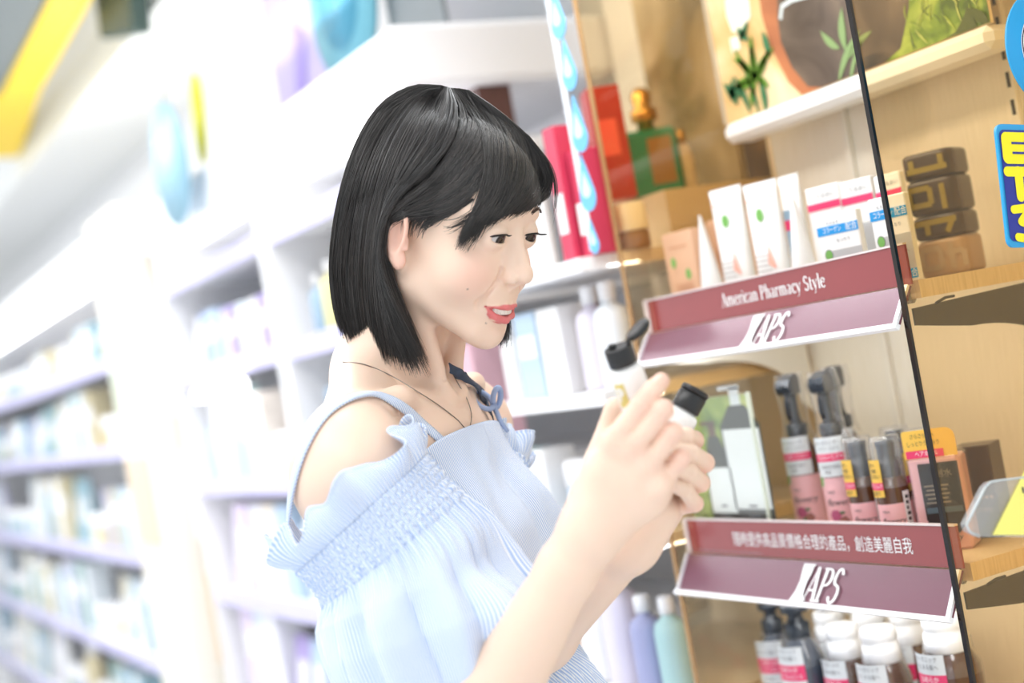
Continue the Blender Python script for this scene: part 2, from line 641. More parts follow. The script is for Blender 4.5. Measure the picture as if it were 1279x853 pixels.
Z1, Z2, Z3 = 1.312, 1.0265, 0.745         # top faces of the three shelves in view
rail_unit(1.349, 1.309, 1.2695, w_top, ('maroon shelf rail reading American Pharmacy Style below the white tubes', 'plum label strip with white mark under the American Pharmacy Style rail', 0.012))
rail_unit(1.066, 1.0235, 0.978, w_mid, ('maroon shelf rail with a line of white Chinese characters under the pink bottles', 'plum label strip with white mark above the white capped bottles', 0.022))
for z, lab in ((Z1, 'maple shelf carrying the white tubes and cartons'), (Z2, 'maple shelf carrying the spray bottles and mists'), (Z3, 'maple shelf carrying the white capped pump bottles')):
    t = thing('display_shelf', lab, 'shelf', (1.03, (S0 + S1) / 2, z), RZ)
    W = S1 - S0 - 0.012
    MB().box((0, (WX - 1.03) / 2 - 0.004, -0.009), (W, WX - 1.03 - 0.01, 0.018)).build('shelf_board', M_woodshelf, t)
    for sx_, nm in ((W / 2 - 0.004, 1), (-W / 2 + 0.004, -1)):
        b = MB()
        n = 14
        D = WX - 1.03 - 0.012
        low = [(-0.010, -0.044), (0.03, -0.050)] + [(D * .28 + (D * .62) * math.sin(math.radians(90 * i / n)), -0.055 - 0.075 * (1 - math.cos(math.radians(90 * i / n)))) for i in range(n + 1)] + [(D, -0.150)]
        pts = [(-0.010, -0.027)] + low + [(D, -0.0185)]
        k = len(pts)
        vs = [(sx_ - 0.0012, y, zz) for y, zz in pts] + [(sx_ + 0.0012, y, zz) for y, zz in pts]
        fs = [tuple(range(k)), tuple(range(2 * k - 1, k - 1, -1))] + [(i, i + k, (i + 1) % k + k, (i + 1) % k) for i in range(k)]
        b.add(vs, fs)
        b.tube([(sx_ + 0.002, 0.02, -0.026), (sx_ + 0.006, 0.03, -0.022), (sx_ + 0.006, 0.042, -0.022)], 0.0016, 6)
        b.build('shelf_bracket', M_dksteel if nm == 1 else M_cream, t)
    MB().box((W / 2 - 0.02, 0.004, -0.012), (0.014, 0.010, 0.020), 0, bev=0.003).build('corner_clip', M_steel, t)
# ------------------------------------------------------------------ top ledge, poster, tubes and cartons
M_paper = mat('white_card', (0.90, 0.90, 0.90, 1), 0.45)
M_silver = mat('silver_card', srgb(200, 202, 204), 0.3, 0.25)
M_blueband = mat('sky_blue_print', srgb(36, 150, 220), 0.4)
M_pinkband = mat('hot_pink_print', srgb(228, 62, 112), 0.4)
M_green = mat('leaf_green_print', srgb(120, 180, 90), 0.5)
M_kraft = mat('kraft_card', srgb(226, 182, 148), 0.6, noise=0.06, nscale=60)
M_salmon = mat('salmon_print', srgb(240, 170, 150), 0.5)
M_tube = mat('white_tube_plastic', (0.92, 0.92, 0.91, 1), 0.35)

lg = thing('poster_ledge', 'white ledge with rounded front under the potted herb poster', 'ledge', (1.203, 1.30, 1.552), RZ)
MB().box((0, 0.012, 0.0), (0.476, 0.05, 0.026), 0, bev=0.008).build('ledge_board', mat('ledge_white', (0.90, 0.91, 0.91, 1), 0.35), lg)
lg.location.y = (S0 + S1) / 2 + 0.0


def poster_mat(name, a, b, c, scale=6.0):
    m = bpy.data.materials.new(name)
    m.use_nodes = True
    nt = m.node_tree
    bs = nt.nodes['Principled BSDF']
    bs.inputs['Roughness'].default_value = 0.3
    tc = nt.nodes.new('ShaderNodeTexCoord')
    n = nt.nodes.new('ShaderNodeTexNoise')
    n.inputs['Scale'].default_value = scale
    n.inputs['Detail'].default_value = 5
    n.inputs['Distortion'].default_value = 0.8
    r = nt.nodes.new('ShaderNodeValToRGB')
    r.color_ramp.elements[0].position, r.color_ramp.elements[0].color = 0.34, a
    r.color_ramp.elements[1].position, r.color_ramp.elements[1].color = 0.68, c
    e = r.color_ramp.elements.new(0.5)
    e.color = b
    nt.links.new(tc.outputs['Object'], n.inputs['Vector'])
    nt.links.new(n.outputs['Fac'], r.inputs[0])
    nt.links.new(r.outputs[0], bs.inputs['Base Color'])
    return m


def blade(mb, x, z, l, wd, ang, bend=0.0, mi=0, y=-0.0022):
    """one printed leaf blade"""
    n = 8
    L, R = [], []
    for i in range(n + 1):
        t = i / n
        a = math.radians(ang) + bend * t
        cx, cz = x + l * t * math.cos(a), z + l * t * math.sin(a)
        h = wd * math.sin(math.pi * min(1, 0.08 + 0.92 * t)) * 0.5
        L.append((cx - h * math.sin(a), cz + h * math.cos(a)))
        R.append((cx + h * math.sin(a), cz - h * math.cos(a)))
    vs = [(p[0], y, p[1]) for p in L + R]
    mb.add(vs, [(i, i + n + 1, i + n + 2, i + 1) for i in range(n)], mi)


# herb poster standing on the ledge (a printed photograph of pots and plants)
PX = 1.200
pst = thing('herb_poster', 'poster of potted herbs, a dark basket and grass standing on the white ledge', 'poster', (PX, (S0 + S1) / 2, 1.566), RZ)
PW = 0.470
MB().box((0, 0.002, 0.19), (PW, 0.004, 0.38), 0).build('poster_sheet', poster_mat('poster_straw', srgb(206, 160, 96), srgb(230, 196, 140), srgb(246, 230, 196), 7), pst)
c2, c3, c4, c5, c6 = MB(), MB(), MB(), MB(), MB()


def pxz(x, y):                            # photo point -> poster sheet x, z
    p = onX(x, y, PX)
    return ((S0 + S1) / 2 - p[1], p[2] - 1.566)


def flat(mb, pts, y, mi=0):
    P = [pxz(*p) for p in pts]
    vs = [(max(-PW / 2, min(PW / 2, a)), y, max(0.001, min(0.379, b))) for a, b in P]
    mb.add(vs, [tuple(range(len(vs)))], mi)


flat(c3, [(944, -40), (952, 20), (965, 62), (985, 102), (1003, 122), (1018, 128), (1100, 100), (1100, -60)], -0.0008)
c3.build('printed_pot', poster_mat('poster_terracotta', srgb(146, 84, 58), srgb(190, 118, 78), srgb(224, 158, 104), 5), pst)
flat(c4, [(972, -30), (972, 22), (976, 52), (990, 84), (1010, 108), (1030, 118), (1110, 96), (1126, 60), (1136, 10), (1140, -60)], -0.0012)
c4.build('printed_basket', poster_mat('poster_basket', srgb(66, 54, 48), srgb(98, 84, 74), srgb(132, 114, 96), 8), pst)
hd = MB()
stroke(hd, [pxz(976, 24), pxz(978, 8), pxz(990, 0), pxz(1020, -8), pxz(1060, -22)], .006, .006, (0, -0.0016, 0))
hd.build('printed_handle', mat('poster_grey_white', srgb(214, 222, 222), 0.3), pst)
wp = MB()
flat(wp, [(905, -10), (935, -10), (938, 20), (928, 42), (915, 40), (908, 20)], -0.0009)
flat(wp, [(912, 48), (922, 44), (926, 60), (915, 66)], -0.0009)
wp.build('printed_light_patch', mat('poster_pale', srgb(250, 244, 226), 0.3), pst)
lf, lf2 = MB(), MB()
r2 = random.Random(3)
px0, pz0 = pxz(945, 98)
for k, (a, l) in enumerate(((165, .05), (140, .06), (120, .055), (98, .058), (75, .05), (48, .055), (25, .045), (195, .05), (225, .04), (-20, .03))):
    blade(lf, px0, pz0, l, 0.010, a, 0.3 * (-1) ** k)
for (x, y, l, a, wd) in ((922, 130, .04, 110, .014), (938, 140, .06, 100, .010), (950, 145, .07, 92, .007), (958, 140, .05, 80, .011), (928, 118, .03, 150, .013), (915, 125, .03, 60, .012), (962, 70, .035, 88, .012), (925, 50, .03, 30, .01), (922, 35, .03, -60, .012)):
    p = pxz(x, y)
    blade(lf2, p[0], p[1], l, wd, a, 0.2)
lf.build('printed_leaf', mat('poster_leaf', srgb(92, 140, 44), 0.3), pst)
lf2.build('printed_leaf', mat('poster_leaf_dark', srgb(52, 116, 78), 0.3), pst)
lv = MB()
for (x, y, l, a, wd) in ((1050, 100, .07, 60, .010), (1062, 72, .05, 40, .009), (1058, 62, .05, 100, .012), (1050, 60, .04, 150, .010), (1064, 105, .06, 70, .006)):
    p = pxz(x, y)
    blade(lv, p[0], p[1], l, wd, a, -0.3, 0)
lv.build('printed_lavender', mat('poster_sage', srgb(134, 160, 104), 0.3), pst)
fr = MB().box((-PW / 2 - 0.002, 0.001, 0.19), (0.005, 0.007, 0.38))
fr.build('clear_edge', mat('poster_edge', srgb(196, 182, 160), 0.25), pst)

# grass and a drooping leaf at the near end of the same print
gs = MB()
flat(gs, [(1104, 116), (1112, 60), (1116, 0), (1118, -60), (1330, -60), (1330, 40)], -0.0010)
gs.build('printed_meadow', poster_mat('poster_grass', srgb(66, 96, 16), srgb(112, 146, 36), srgb(164, 186, 80), 30), pst)
gb, gl = MB(), MB()
for k in range(300):
    x, z = r2.uniform(-PW / 2 + .055 + .0, PW / 2), r2.uniform(0.001, 0.10)
    if x < pxz(1136, 60)[0] + .004 or x > PW / 2 - .012:
        continue
    blade(gb, x, z, r2.uniform(.012, .03), r2.uniform(.0012, .0025), r2.uniform(40, 140), r2.uniform(-.6, .6), r2.randint(0, 2), -0.0013 - 0.000004 * k)
gb.build('printed_grass', [mat('pg1', srgb(150, 176, 60), .4), mat('pg2', srgb(74, 104, 26), .4), mat('pg3', srgb(186, 200, 110), .4)], pst)
for pts in ([(1180, 52), (1196, 40), (1206, 22), (1210, 8), (1216, 12), (1222, 34), (1214, 52), (1200, 46)], [(1214, 8), (1230, 14), (1246, 22), (1268, 30), (1256, 34), (1236, 36), (1222, 28)]):
    flat(gl, pts, -0.0030)
gl.build('printed_leaf', mat('poster_leaf_olive', srgb(70, 86, 26), .35), pst)


# --- tubes: round foot cap below, crimped flat end on top, seen from the side as a wedge
def tube_pack(name, x, y_top, y_bot, half_w, depth, X, lab, turn, art=True, grp=None):
    """stand-up tube: flat crimp on top, round at the foot"""
    b = onX(x, y_bot, X)
    tp = onX(x, y_top, X)
    h = max(0.04, tp[2] - Z1)
    t = thing(name, lab, 'tube', (X, b[1], Z1), RZ + turn, grp)
    n, m = 24, 12
    mb = MB()
    vs, fs = [], []
    for j in range(m + 1):
        q = j / m
        zz = 0.012 + (h - 0.012) * q
        dy = depth / 2 * (1 - q) ** 0.85 + 0.0008
        dx = half_w * (0.86 + 0.14 * q)
        for i in range(n):
            a = 2 * math.pi * i / n
            e = 2 - 0.9 * q
            ca, sa = math.cos(a), math.sin(a)
            vs.append((dx * math.copysign(abs(ca) ** (1 - 0.4 * q), ca), dy * math.copysign(abs(sa) ** (1 - .4 * q), sa), zz))
    for j in range(m):
        for i in range(n):
            fs.append((j * n + i, j * n + (i + 1) % n, (j + 1) * n + (i + 1) % n, (j + 1) * n + i))
    fs.append(tuple(m * n + i for i in range(n)))
    mb.add(vs, fs, 0, True)
    mb.build('tube_body', M_tube, t)
    MB().lathe([(half_w * .62, 0), (half_w * .64, 0.006), (half_w * .62, 0.0125)], 24, sy=depth / 2 / half_w).build('cap', M_tube, t)
    cr = MB().box((0, 0, h - 0.004), (2 * half_w, 0.002, 0.009))
    cr.build('crimp', M_tube, t)
    if art:
        pr = MB()
        f = lambda zz: -(depth / 2 * (1 - (zz - 0.012) / (h - 0.012)) ** 0.85 + 0.0022)
        sl = lambda z0, z1, x0, x1, mi: pr.add([(x0, f(z0), z0), (x1, f(z0), z0), (x1, f(z1), z1), (x0, f(z1), z1)], [(0, 1, 2, 3)], mi)
        sl(h - .020, h - .0185, -half_w * .9, half_w * .9, 0)
        for k in range(5):
            sl(h * .25 + k * .006, h * .25 + k * .006 + .0022, -half_w * .6, half_w * (.2 + .1 * (k % 3)), 1)
        zc = h * .74
        pr.add([(0.005 * math.cos(a) - 0.002, f(zc) - .0006, zc + 0.008 * math.sin(a)) for a in [i * math.pi / 8 for i in range(16)]], [tuple(range(16))], 2)
        pr.add([(half_w * .1, f(h * .35), h * .35), (half_w * .5, f(h * .3), h * .3), (half_w * .55, f(h * .3), h * .31), (half_w * .2, f(h * .5), h * .5)], [(0, 1, 2, 3)], 0)
        pr.build('label_print', [M_salmon, mat('pale_grey_ink', srgb(190, 186, 182), .6), M_green], t)
    return t


tube_pack('hand_cream_tube', 889, 266, 352, 0.016, 0.034, 1.075, 'white tube seen edge-on as a tall wedge beside the kraft carton', math.radians(-40), False)
tube_pack('face_wash_tube', 924, 229, 342, 0.023, 0.034, 1.085, 'white tube with green leaf and salmon line, first right of the white wedge', math.radians(20))
tube_pack('face_wash_tube', 967, 222, 334, 0.023, 0.034, 1.085, 'white tube with green leaf and salmon stripes, second right of the white wedge', math.radians(20))
tube_pack('hand_cream_tube', 1003, 238, 324, 0.016, 0.032, 1.075, 'slim white tube turned edge-on left of the collagen cartons', math.radians(-36), False)
tube_pack('face_wash_tube', 1001, 214, 318, 0.017, 0.03, 1.135, 'white tube behind the slim edge-on tube', 0.1, False)


def carton(name, lab, cat, x, y_bot, X, size, z0=Z1, turn=0.0, mats=None, fn=None, grp=None, bev=0.0012, bm=None):
    b = onX(x, y_bot, X)
    t = thing(name, lab, cat, (X, b[1], z0), RZ + turn, grp)
    wd, dp, h = size
    MB().box((0, dp / 2, h / 2), (wd, dp, h), 0, bev=bev).build('carton_body', bm or M_paper, t)
    if fn:
        fn(t, wd, dp, h)
    return t


def kraft_art(t, wd, dp, h):
    pr = MB()
    for (x, z) in ((-wd * .22, h * .6), (wd * .22, h * .42)):
        pr.add([(x + .0045 * math.cos(a), -.0005, z + .007 * math.sin(a)) for a in [i * math.pi / 8 for i in range(16)]], [tuple(range(16))], 0)
    for k in range(6):
        pr.box((wd * .05, -.0003, h * (.12 + .035 * k)), (wd * (.5 + .1 * (k % 2)), .0004, h * .012), 1)
    pr.box((0, -.0003, h * .8), (wd * .6, .0004, h * .02), 1)
    pr.build('printed_leaf', [M_green, mat('kraft_ink', srgb(206, 150, 116), .6)], t)


zb = Z1 + 0.022
low = carton('slide_carton', 'flat white and silver carton lying under the kraft carton', 'carton', 844, 352, 1.052, (0.054, 0.05, 0.022), Z1, 0.05)
lp = MB()
lp.box((-.012, -.0004, .011), (.03, .0005, .012), 0)
lp.add([(.021 + .006 * math.cos(a), -.0006, .011 + .006 * math.sin(a)) for a in [i * math.pi / 8 for i in range(16)]], [tuple(range(16))], 1)
lp.build('label_print', [M_silver, mat('pale_lilac', srgb(206, 200, 214), .4)], low)
carton('kraft_carton', 'kraft paper carton with two green leaves standing on a flat white carton', 'carton', 850, 330, 1.064, (0.054, 0.036, 0.096), zb, 0.15, fn=kraft_art, bm=M_kraft)
carton('kraft_carton', 'kraft paper carton half hidden behind the first leaf tube', 'carton', 912, 345, 1.135, (0.062, 0.045, 0.128), Z1, 0.05, bm=M_kraft)
jr = thing('cream_jar', 'blurred cream coloured jar behind the far amber panel, left of the leaf carton', 'jar', (1.046, onX(798, 322, 1.046)[1] + .004, 1.4205), RZ)
MB().lathe([(0.020, 0), (0.022, 0.003), (0.022, 0.02), (0.020, 0.024)], 28).build('jar_body', mat('jar_amber', srgb(150, 116, 84), .3), jr)
MB().lathe([(0.0225, 0.024), (0.0228, 0.026), (0.0228, 0.058), (0.020, 0.061), (0, 0.0615)], 28).build('lid', M_tube, jr)


def collagen(t, wd, dp, h, band2=True):
    pr = MB()
    bands = [h * .80] + ([h * .09] if band2 else [])
    for zz in bands:
        pr.box((0, -.0004, zz), (wd, .0006, h * .11), 0)
        put_text(pr, 'コラーゲン', h * .085, (-wd * .14, -.0009, zz), 1, .62)
        put_text(pr, '配合', h * .10, (wd * .34, -.0009, zz), 1, .8)
        put_text(pr, 'もちもち', h * .05, (-wd * .1, -.0006, zz + h * .085), 2, .9)
    pr.add([(-wd * .31 + .0042 * math.cos(a), -.0007, h * .5 + .0055 * math.sin(a)) for a in [i * math.pi / 10 for i in range(20)]], [tuple(range(20))], 3)
    pr.add([(-wd * .31 + .0050 * math.cos(a), -.0005, h * .5 + .0063 * math.sin(a)) for a in [i * math.pi / 10 for i in range(20)]], [tuple(range(20))], 2)
    hx = [(wd * .12 + .0045 * math.cos(math.radians(60 * i)), h * .34 + .0045 * math.sin(math.radians(60 * i))) for i in range(6)]
    stroke(pr, hx, .0006, .0006, (0, -.0006, 0), 1, 2, None, True)
    stroke(pr, [(wd * .12 + .0045, h * .34), (wd * .12 + .009, h * .37), (wd * .12 + .012, h * .34)], .0006, .0006, (0, -.0006, 0), 1, 2)
    stroke(pr, [(wd * .12 - .0045, h * .34), (wd * .12 - .009, h * .33)], .0006, .0006, (0, -.0006, 0), 1, 2)
    for k in range(4):
        pr.box((-wd * .28, -.0003, h * (.18 + .05 * k)), (wd * .2, .0004, h * .02), 2)
    put_text(pr, 'もっちり', h * .05, (wd * .1, -.0006, h * .66), 2, 1.0)
    pr.box((wd * .14, -.0002, h * .34), (wd * .72, .0003, h * .42), 4)
    pr.build('label_print', [M_blueband, M_print, mat('soft_grey_ink', srgb(120, 120, 124), .6), M_green, M_silver], t)


carton('collagen_carton', 'white carton with two blue Japanese bands and a green oval, beside the edge-on tube', 'carton', 1052, 318, 1.05, (0.050, 0.012, 0.088), Z1, 0.32, fn=collagen)
carton('collagen_carton', 'white carton with two blue Japanese bands, half behind the amber panel', 'carton', 1116, 303, 1.058, (0.044, 0.010, 0.092), Z1, 0.25, fn=collagen)


def pink_tag(t, wd, dp, h):
    pr = MB()
    pr.box((0, -.0004, h * .82), (wd * .98, .0006, h * .065), 0)
    put_text(pr, 'うるおい', h * .05, (wd * .1, -.0006, h * .91), 1, 1.1)
    pr.build('label_print', [M_pinkband, MATS['soft_grey_ink']], t)


carton('tall_carton', 'tall white carton with pink band behind the first collagen carton', 'carton', 1037, 300, 1.112, (0.046, 0.014, 0.128), Z1, 0.25, fn=pink_tag)
carton('tall_carton', 'tall white carton with pink band behind the silver box, left of the panel edge', 'carton', 1078, 292, 1.125, (0.044, 0.014, 0.126), Z1, 0.25, fn=pink_tag)
carton('tall_carton', 'tall white carton with red band seen through the amber panel', 'carton', 1118, 285, 1.125, (0.040, 0.008, 0.122), Z1, 0.03, fn=pink_tag)
carton('silver_box', 'silver grey box between the two collagen cartons', 'carton', 1082, 310, 1.085, (0.034, 0.03, 0.074), Z1, 0.05, bm=M_silver)
dv = thing('shelf_card', 'small blue and pink shelf talker card sticking up behind the edge-on tube', 'card', tuple(onX(993, 320, 1.10)[:2]) + (Z1,), RZ + .5)
MB().box((0, 0, .055), (.010, .0008, .11)).build('card_sheet', mat('card_blue', srgb(150, 176, 196), .5), dv)
MB().box((0, -.0006, .092), (.010, .0004, .012)).build('card_band', M_pinkband, dv)

# dark jars in a stack, seen through the amber panel
M_jar = mat('dark_brown_jar', srgb(62, 46, 34), 0.25)
M_jar2 = mat('tan_jar', srgb(176, 146, 112), 0.3)
for k, (z0, hh, mm, lab) in enumerate(((0.0, 0.042, M_jar2, 'tan square jar at the foot of the stack behind the amber panel'), (0.042, 0.027, M_jar, 'dark brown square jar second from the foot of the stack behind the amber panel'),
                                       (0.069, 0.040, M_jar, 'dark brown square jar third in the stack behind the amber panel'), (0.109, 0.030, M_jar, 'dark brown square jar topmost of the stack behind the amber panel'))):
    b = onX(1178, 330, 1.165)
    j = thing('square_jar', lab, 'jar', (1.165, b[1], Z1 + z0), RZ + 0.4)
    MB().lathe([(.026, .0004), (.0285, .003), (.0290, .006), (.0290, hh - .006), (.0285, hh - .003), (.026, hh - .0006)], 48, 0, c=(0, .029, 0), rnd=6.0).build('jar_body', mm, j)
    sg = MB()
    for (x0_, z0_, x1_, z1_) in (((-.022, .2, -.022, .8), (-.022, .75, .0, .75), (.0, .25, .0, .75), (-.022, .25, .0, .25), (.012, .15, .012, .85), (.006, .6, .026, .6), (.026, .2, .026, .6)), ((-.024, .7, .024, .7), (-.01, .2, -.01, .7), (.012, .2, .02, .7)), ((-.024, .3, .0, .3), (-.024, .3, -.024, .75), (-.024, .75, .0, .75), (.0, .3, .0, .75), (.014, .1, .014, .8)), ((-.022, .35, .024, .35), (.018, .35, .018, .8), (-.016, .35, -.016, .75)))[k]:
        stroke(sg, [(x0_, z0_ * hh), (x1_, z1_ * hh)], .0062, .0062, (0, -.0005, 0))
    sg.build('label_print', mat('jar_pale_strokes', srgb(172, 150, 122), .5) if k == 0 else mat('jar_sign_reflection', srgb(140, 122, 34), .4), j)  # strokes paint in the blue sign's reflection off the amber panel
# ------------------------------------------------------------------ middle shelf: sprays, mists, boxed oil
M_brownglass = mat('brown_bottle', srgb(86, 50, 26), 0.12, coat=0.5)
M_shrink = thin_glass('shrink_wrap', (0.99, 0.99, 1.0, 1), 0.05, 1.5, 0.04)
M_cap = thin_glass('clear_cap', (0.985, 0.99, 1.0, 1), 0.03, 1.6, 0.10)
M_blackp = mat('charcoal_plastic', srgb(46, 52, 60), 0.28)
M_pinklab = mat('pink_label', srgb(240, 186, 190), 0.4)
M_yellow = mat('gold_yellow_card', srgb(238, 194, 84), 0.5)
M_tagsilver = mat('pale_silver_tag', srgb(220, 224, 226), 0.4)
M_flower = [mat('flower_rose', srgb(188, 96, 132), .5), mat('flower_brown', srgb(160, 108, 100), .5), mat('flower_leaf', srgb(96, 128, 92), .5), M_ink]


def on_cyl(R, fn_pts, ang0=0.0, eps=0.0006):
    """bend flat (x, z) points round a bottle of radius R"""
    return [((R + eps) * math.sin(x / R + ang0), -(R + eps) * math.cos(x / R + ang0), z) for x, z in fn_pts]


def cyl_text(mb, body, size, R, x, z, mi, sx=1.0, shear=0.0, ang0=0.0, eps=0.0010):
    vs, fs = text_geo(body, size, sx, shear, 'CENTER', 0.0)
    mb.add(on_cyl(R, [(v[0] + x, v[2] + z) for v in vs], ang0, eps), fs, mi)


def cyl_patch(mb, R, x0, x1, z0, z1, mi, ang0=0.0, eps=0.0006):
    n = max(2, int(abs(x1 - x0) / R / 0.16))
    pts = [(x0 + (x1 - x0) * i / n, z0) for i in range(n + 1)] + [(x0 + (x1 - x0) * i / n, z1) for i in range(n + 1)]
    mb.add(on_cyl(R, pts, ang0, eps), [(i, i + 1, i + n + 2, i + n + 1) for i in range(n)], mi, True)


def blob(mb, R, x, z, rx, rz, mi, ang0=0.0, eps=0.0011, n=14):
    mb.add(on_cyl(R, [(x + rx * math.cos(2 * math.pi * i / n), z + rz * math.sin(2 * math.pi * i / n)) for i in range(n)], ang0, eps), [tuple(range(n))], mi)


def flower_art(t, R, zt, k=1.0, ang0=0.0):
    a = MB()
    for i in range(6):
        an = i * math.pi / 3
        blob(a, R, -.004 * k + .0035 * k * math.cos(an), zt + .003 * k + .0035 * k * math.sin(an), .0034 * k, .0034 * k, 0, ang0, .0010 + .00004 * i)
    for i in range(5):
        an = i * 1.256
        blob(a, R, .005 * k + .003 * k * math.cos(an), zt - .004 * k + .003 * k * math.sin(an), .0028 * k, .0028 * k, 1, ang0, .0013 + .00004 * i)
    blob(a, R, .004 * k, zt + .006 * k, .003 * k, .0018 * k, 2, ang0, .0017)
    blob(a, R, -.001 * k, zt - .006 * k, .002 * k, .0035 * k, 2, ang0, .0017)
    cyl_text(a, 'flowery', .011 * k, R, .002 * k, zt + .018 * k, 3, .9, .35, ang0)
    cyl_text(a, 'MILK', .0045 * k, R, -.005 * k, zt + .030 * k, 3, 1.0, 0, ang0)
    a.build('flower_print', M_flower, t)


def spray_bottle(x, y_bot, X, lab, turn=0.0):
    b = onX(x, y_bot, X)
    R = 0.0205
    t = thing('spray_bottle', lab, 'bottle', (X + R, b[1], Z2), RZ + turn)
    MB().lathe([(R * .92, 0), (R, .003), (R, .098), (R * .95, .108), (R * .70, .119), (R * .55, .124), (R * .53, .132)], 28).build('bottle_body', M_brownglass, t)
    lb = MB()
    cyl_patch(lb, R, -R * 2.2, R * 2.2, .006, .081, 0)
    o = lb.build('pink_label', M_pinklab, t)
    flower_art(t, R, .034)
    gr = MB()
    blob(gr, R, -R * .95, .079, .006, .009, 0, 0, .0009)
    blob(gr, R, -R * .95, .079, .0066, .0096, 1, 0, .0007)
    gr.build('green_seal', [M_green, M_print], t)
    # trigger head: collar, neck column, wedge-shaped hood, trigger
    MB().lathe([(.0125, .128), (.0130, .130), (.0130, .141), (.0105, .143)], 24).build('collar', M_blackp, t)
    nk = MB().lathe([(.0095, .142), (.0072, .150), (.0064, .170), (.0085, .180)], 20, sx=.85)
    nk.build('neck_column', M_blackp, t)
    hd = MB()
    prof = [(-.010, .178), (-.021, .181), (-.024, .189), (-.019, .197), (.004, .203), (.012, .198), (.012, .178)]      # y, z
    n = len(prof)
    vs = [(-.0085, y, z) for y, z in prof] + [(.0085, y, z) for y, z in prof]
    hd.add(vs, [tuple(range(n))[::-1], tuple(range(n, 2 * n))] + [(i, (i + 1) % n, (i + 1) % n + n, i + n) for i in range(n)])
    hd.lathe([(.003, 0), (.003, .004)], 12, 0, M=Matrix.Translation((0, -.0225, .1885)) @ Matrix.Rotation(math.pi / 2, 4, 'X'))
    hd.build('nozzle_hood', M_blackp, t)
    tg = MB().tube([(0, -.012, .181), (0, -.017, .170), (0, -.019, .158), (0, -.016, .149)], [.0035, .0032, .003, .0026], 8)
    tg.build('trigger', M_blackp, t)
    sh = MB().lathe([(.0215, .120), (.017, .134), (.0155, .150), (.0165, .172), (.0190, .186), (.0165, .204)], 20, sy=1.15, cap=False)
    sh.build('shrink_sleeve', M_shrink, t)
    tgk = MB()
    Rt = R + .0012
    cyl_patch(tgk, Rt, -.019, .019, .082, .128, 0)
    cyl_patch(tgk, Rt, -.019, .019, .100, .109, 1, 0, .0009)
    cyl_text(tgk, 'うるおいミスト', .0058, Rt, 0, .1045, 2, .8, eps=.0013)
    cyl_text(tgk, 'オーガニック', .0055, Rt, -.002, .121, 3, .8)
    cyl_text(tgk, 'フラワーエキス', .0048, Rt, 0, .1145, 3, .8)
    cyl_text(tgk, '美容成分配合', .0048, Rt, 0, .0935, 3, .8)
    cyl_text(tgk, '保湿', .0048, Rt, -.004, .0875, 3, .8)
    tgk.build('neck_tag', [M_tagsilver, M_pinkband, M_print, MATS['soft_grey_ink']], t)
    return t


spray_bottle(1000, 655, 1.085, 'pink labelled brown spray bottle beside the acrylic poster stand', 0.50)
spray_bottle(1042, 657, 1.070, 'pink labelled brown spray bottle in the middle of the three, tallest in view', 0.50)
spray_bottle(1055, 640, 1.135, 'brown spray bottle hidden behind the middle spray bottle, only its head showing', 0.50)


def mist_bottle(x, y_bot, X, lab, turn=0.0, full=False):
    b = onX(x, y_bot, X)
    R = 0.0182
    t = thing('mist_bottle', lab, 'bottle', (X + R, b[1], Z2), RZ + turn)
    MB().lathe([(R * .92, 0), (R, .003), (R, .067), (R * .93, .074), (R * .72, .079), (R * .70, .082)], 28).build('bottle_body', M_brownglass, t)
    lb = MB()
    cyl_patch(lb, R, -R * 2.1, R * 2.1, .005, .054, 0)
    lb.build('pink_label', M_pinklab, t)
    flower_art(t, R, .020, .85)
    bc = MB()
    cyl_patch(bc, R, .016, .0245, .004, .066, 0, 0, .0010)
    for k in range(9):
        cyl_patch(bc, R, .0180, .0205 + .001 * (k % 3), .010 + .006 * k, .0135 + .006 * k, 1, 0, .0014)
    bc.build('side_sticker', [M_print, M_ink], t)
    MB().lathe([(.0118, .080), (.0125, .082), (.0125, .098), (.0098, .100), (.0098, .112), (.0105, .116), (.0105, .121), (0, .122)], 24).build('pump_head', M_blackp, t)
    MB().lathe([(R * .99, .071), (R * .96, .080), (R * .93, .120), (R * .86, .126), (0, .127)], 28, cap=False).build('clear_cap', M_cap, t)
    tg = MB()
    Rt = R + .0014
    w0, w1 = (-.014, .012) if full else (-.023, -.002)
    wc = (w0 + w1) / 2
    cyl_patch(tg, Rt, w0, w1, .062, .103, 0)
    cyl_patch(tg, Rt, w0, w1, .070, .078, 1, 0, .0009)
    cyl_text(tg, 'ヘアミルク', .0056, Rt, wc, .0740, 2, .75, eps=.0013)
    for z_, s_ in ((.097, '髪へ'), (.0905, '乾燥'), (.0845, 'うるおい'), (.0660, 'の香り')):
        cyl_text(tg, s_, .0054, Rt, wc, z_, 3, .85)
    tg.build('yellow_tag', [M_yellow, M_pinkband, M_print, M_ink], t)
    return t


mist_bottle(1073, 662, 1.058, 'mist bottle with clear cap and narrow yellow tag, left one of the front pair', 0.48)
mist_bottle(1108, 664, 1.052, 'mist bottle with yellow tag and white side sticker, right one of the front pair', 0.48)
mist_bottle(1148, 655, 1.095, 'mist bottle with wide yellow tag standing behind the front pair by the boxed oil', 0.55, True)
mist_bottle(1121, 650, 1.130, 'mist bottle at the back, mostly hidden by the front pair', 0.45)

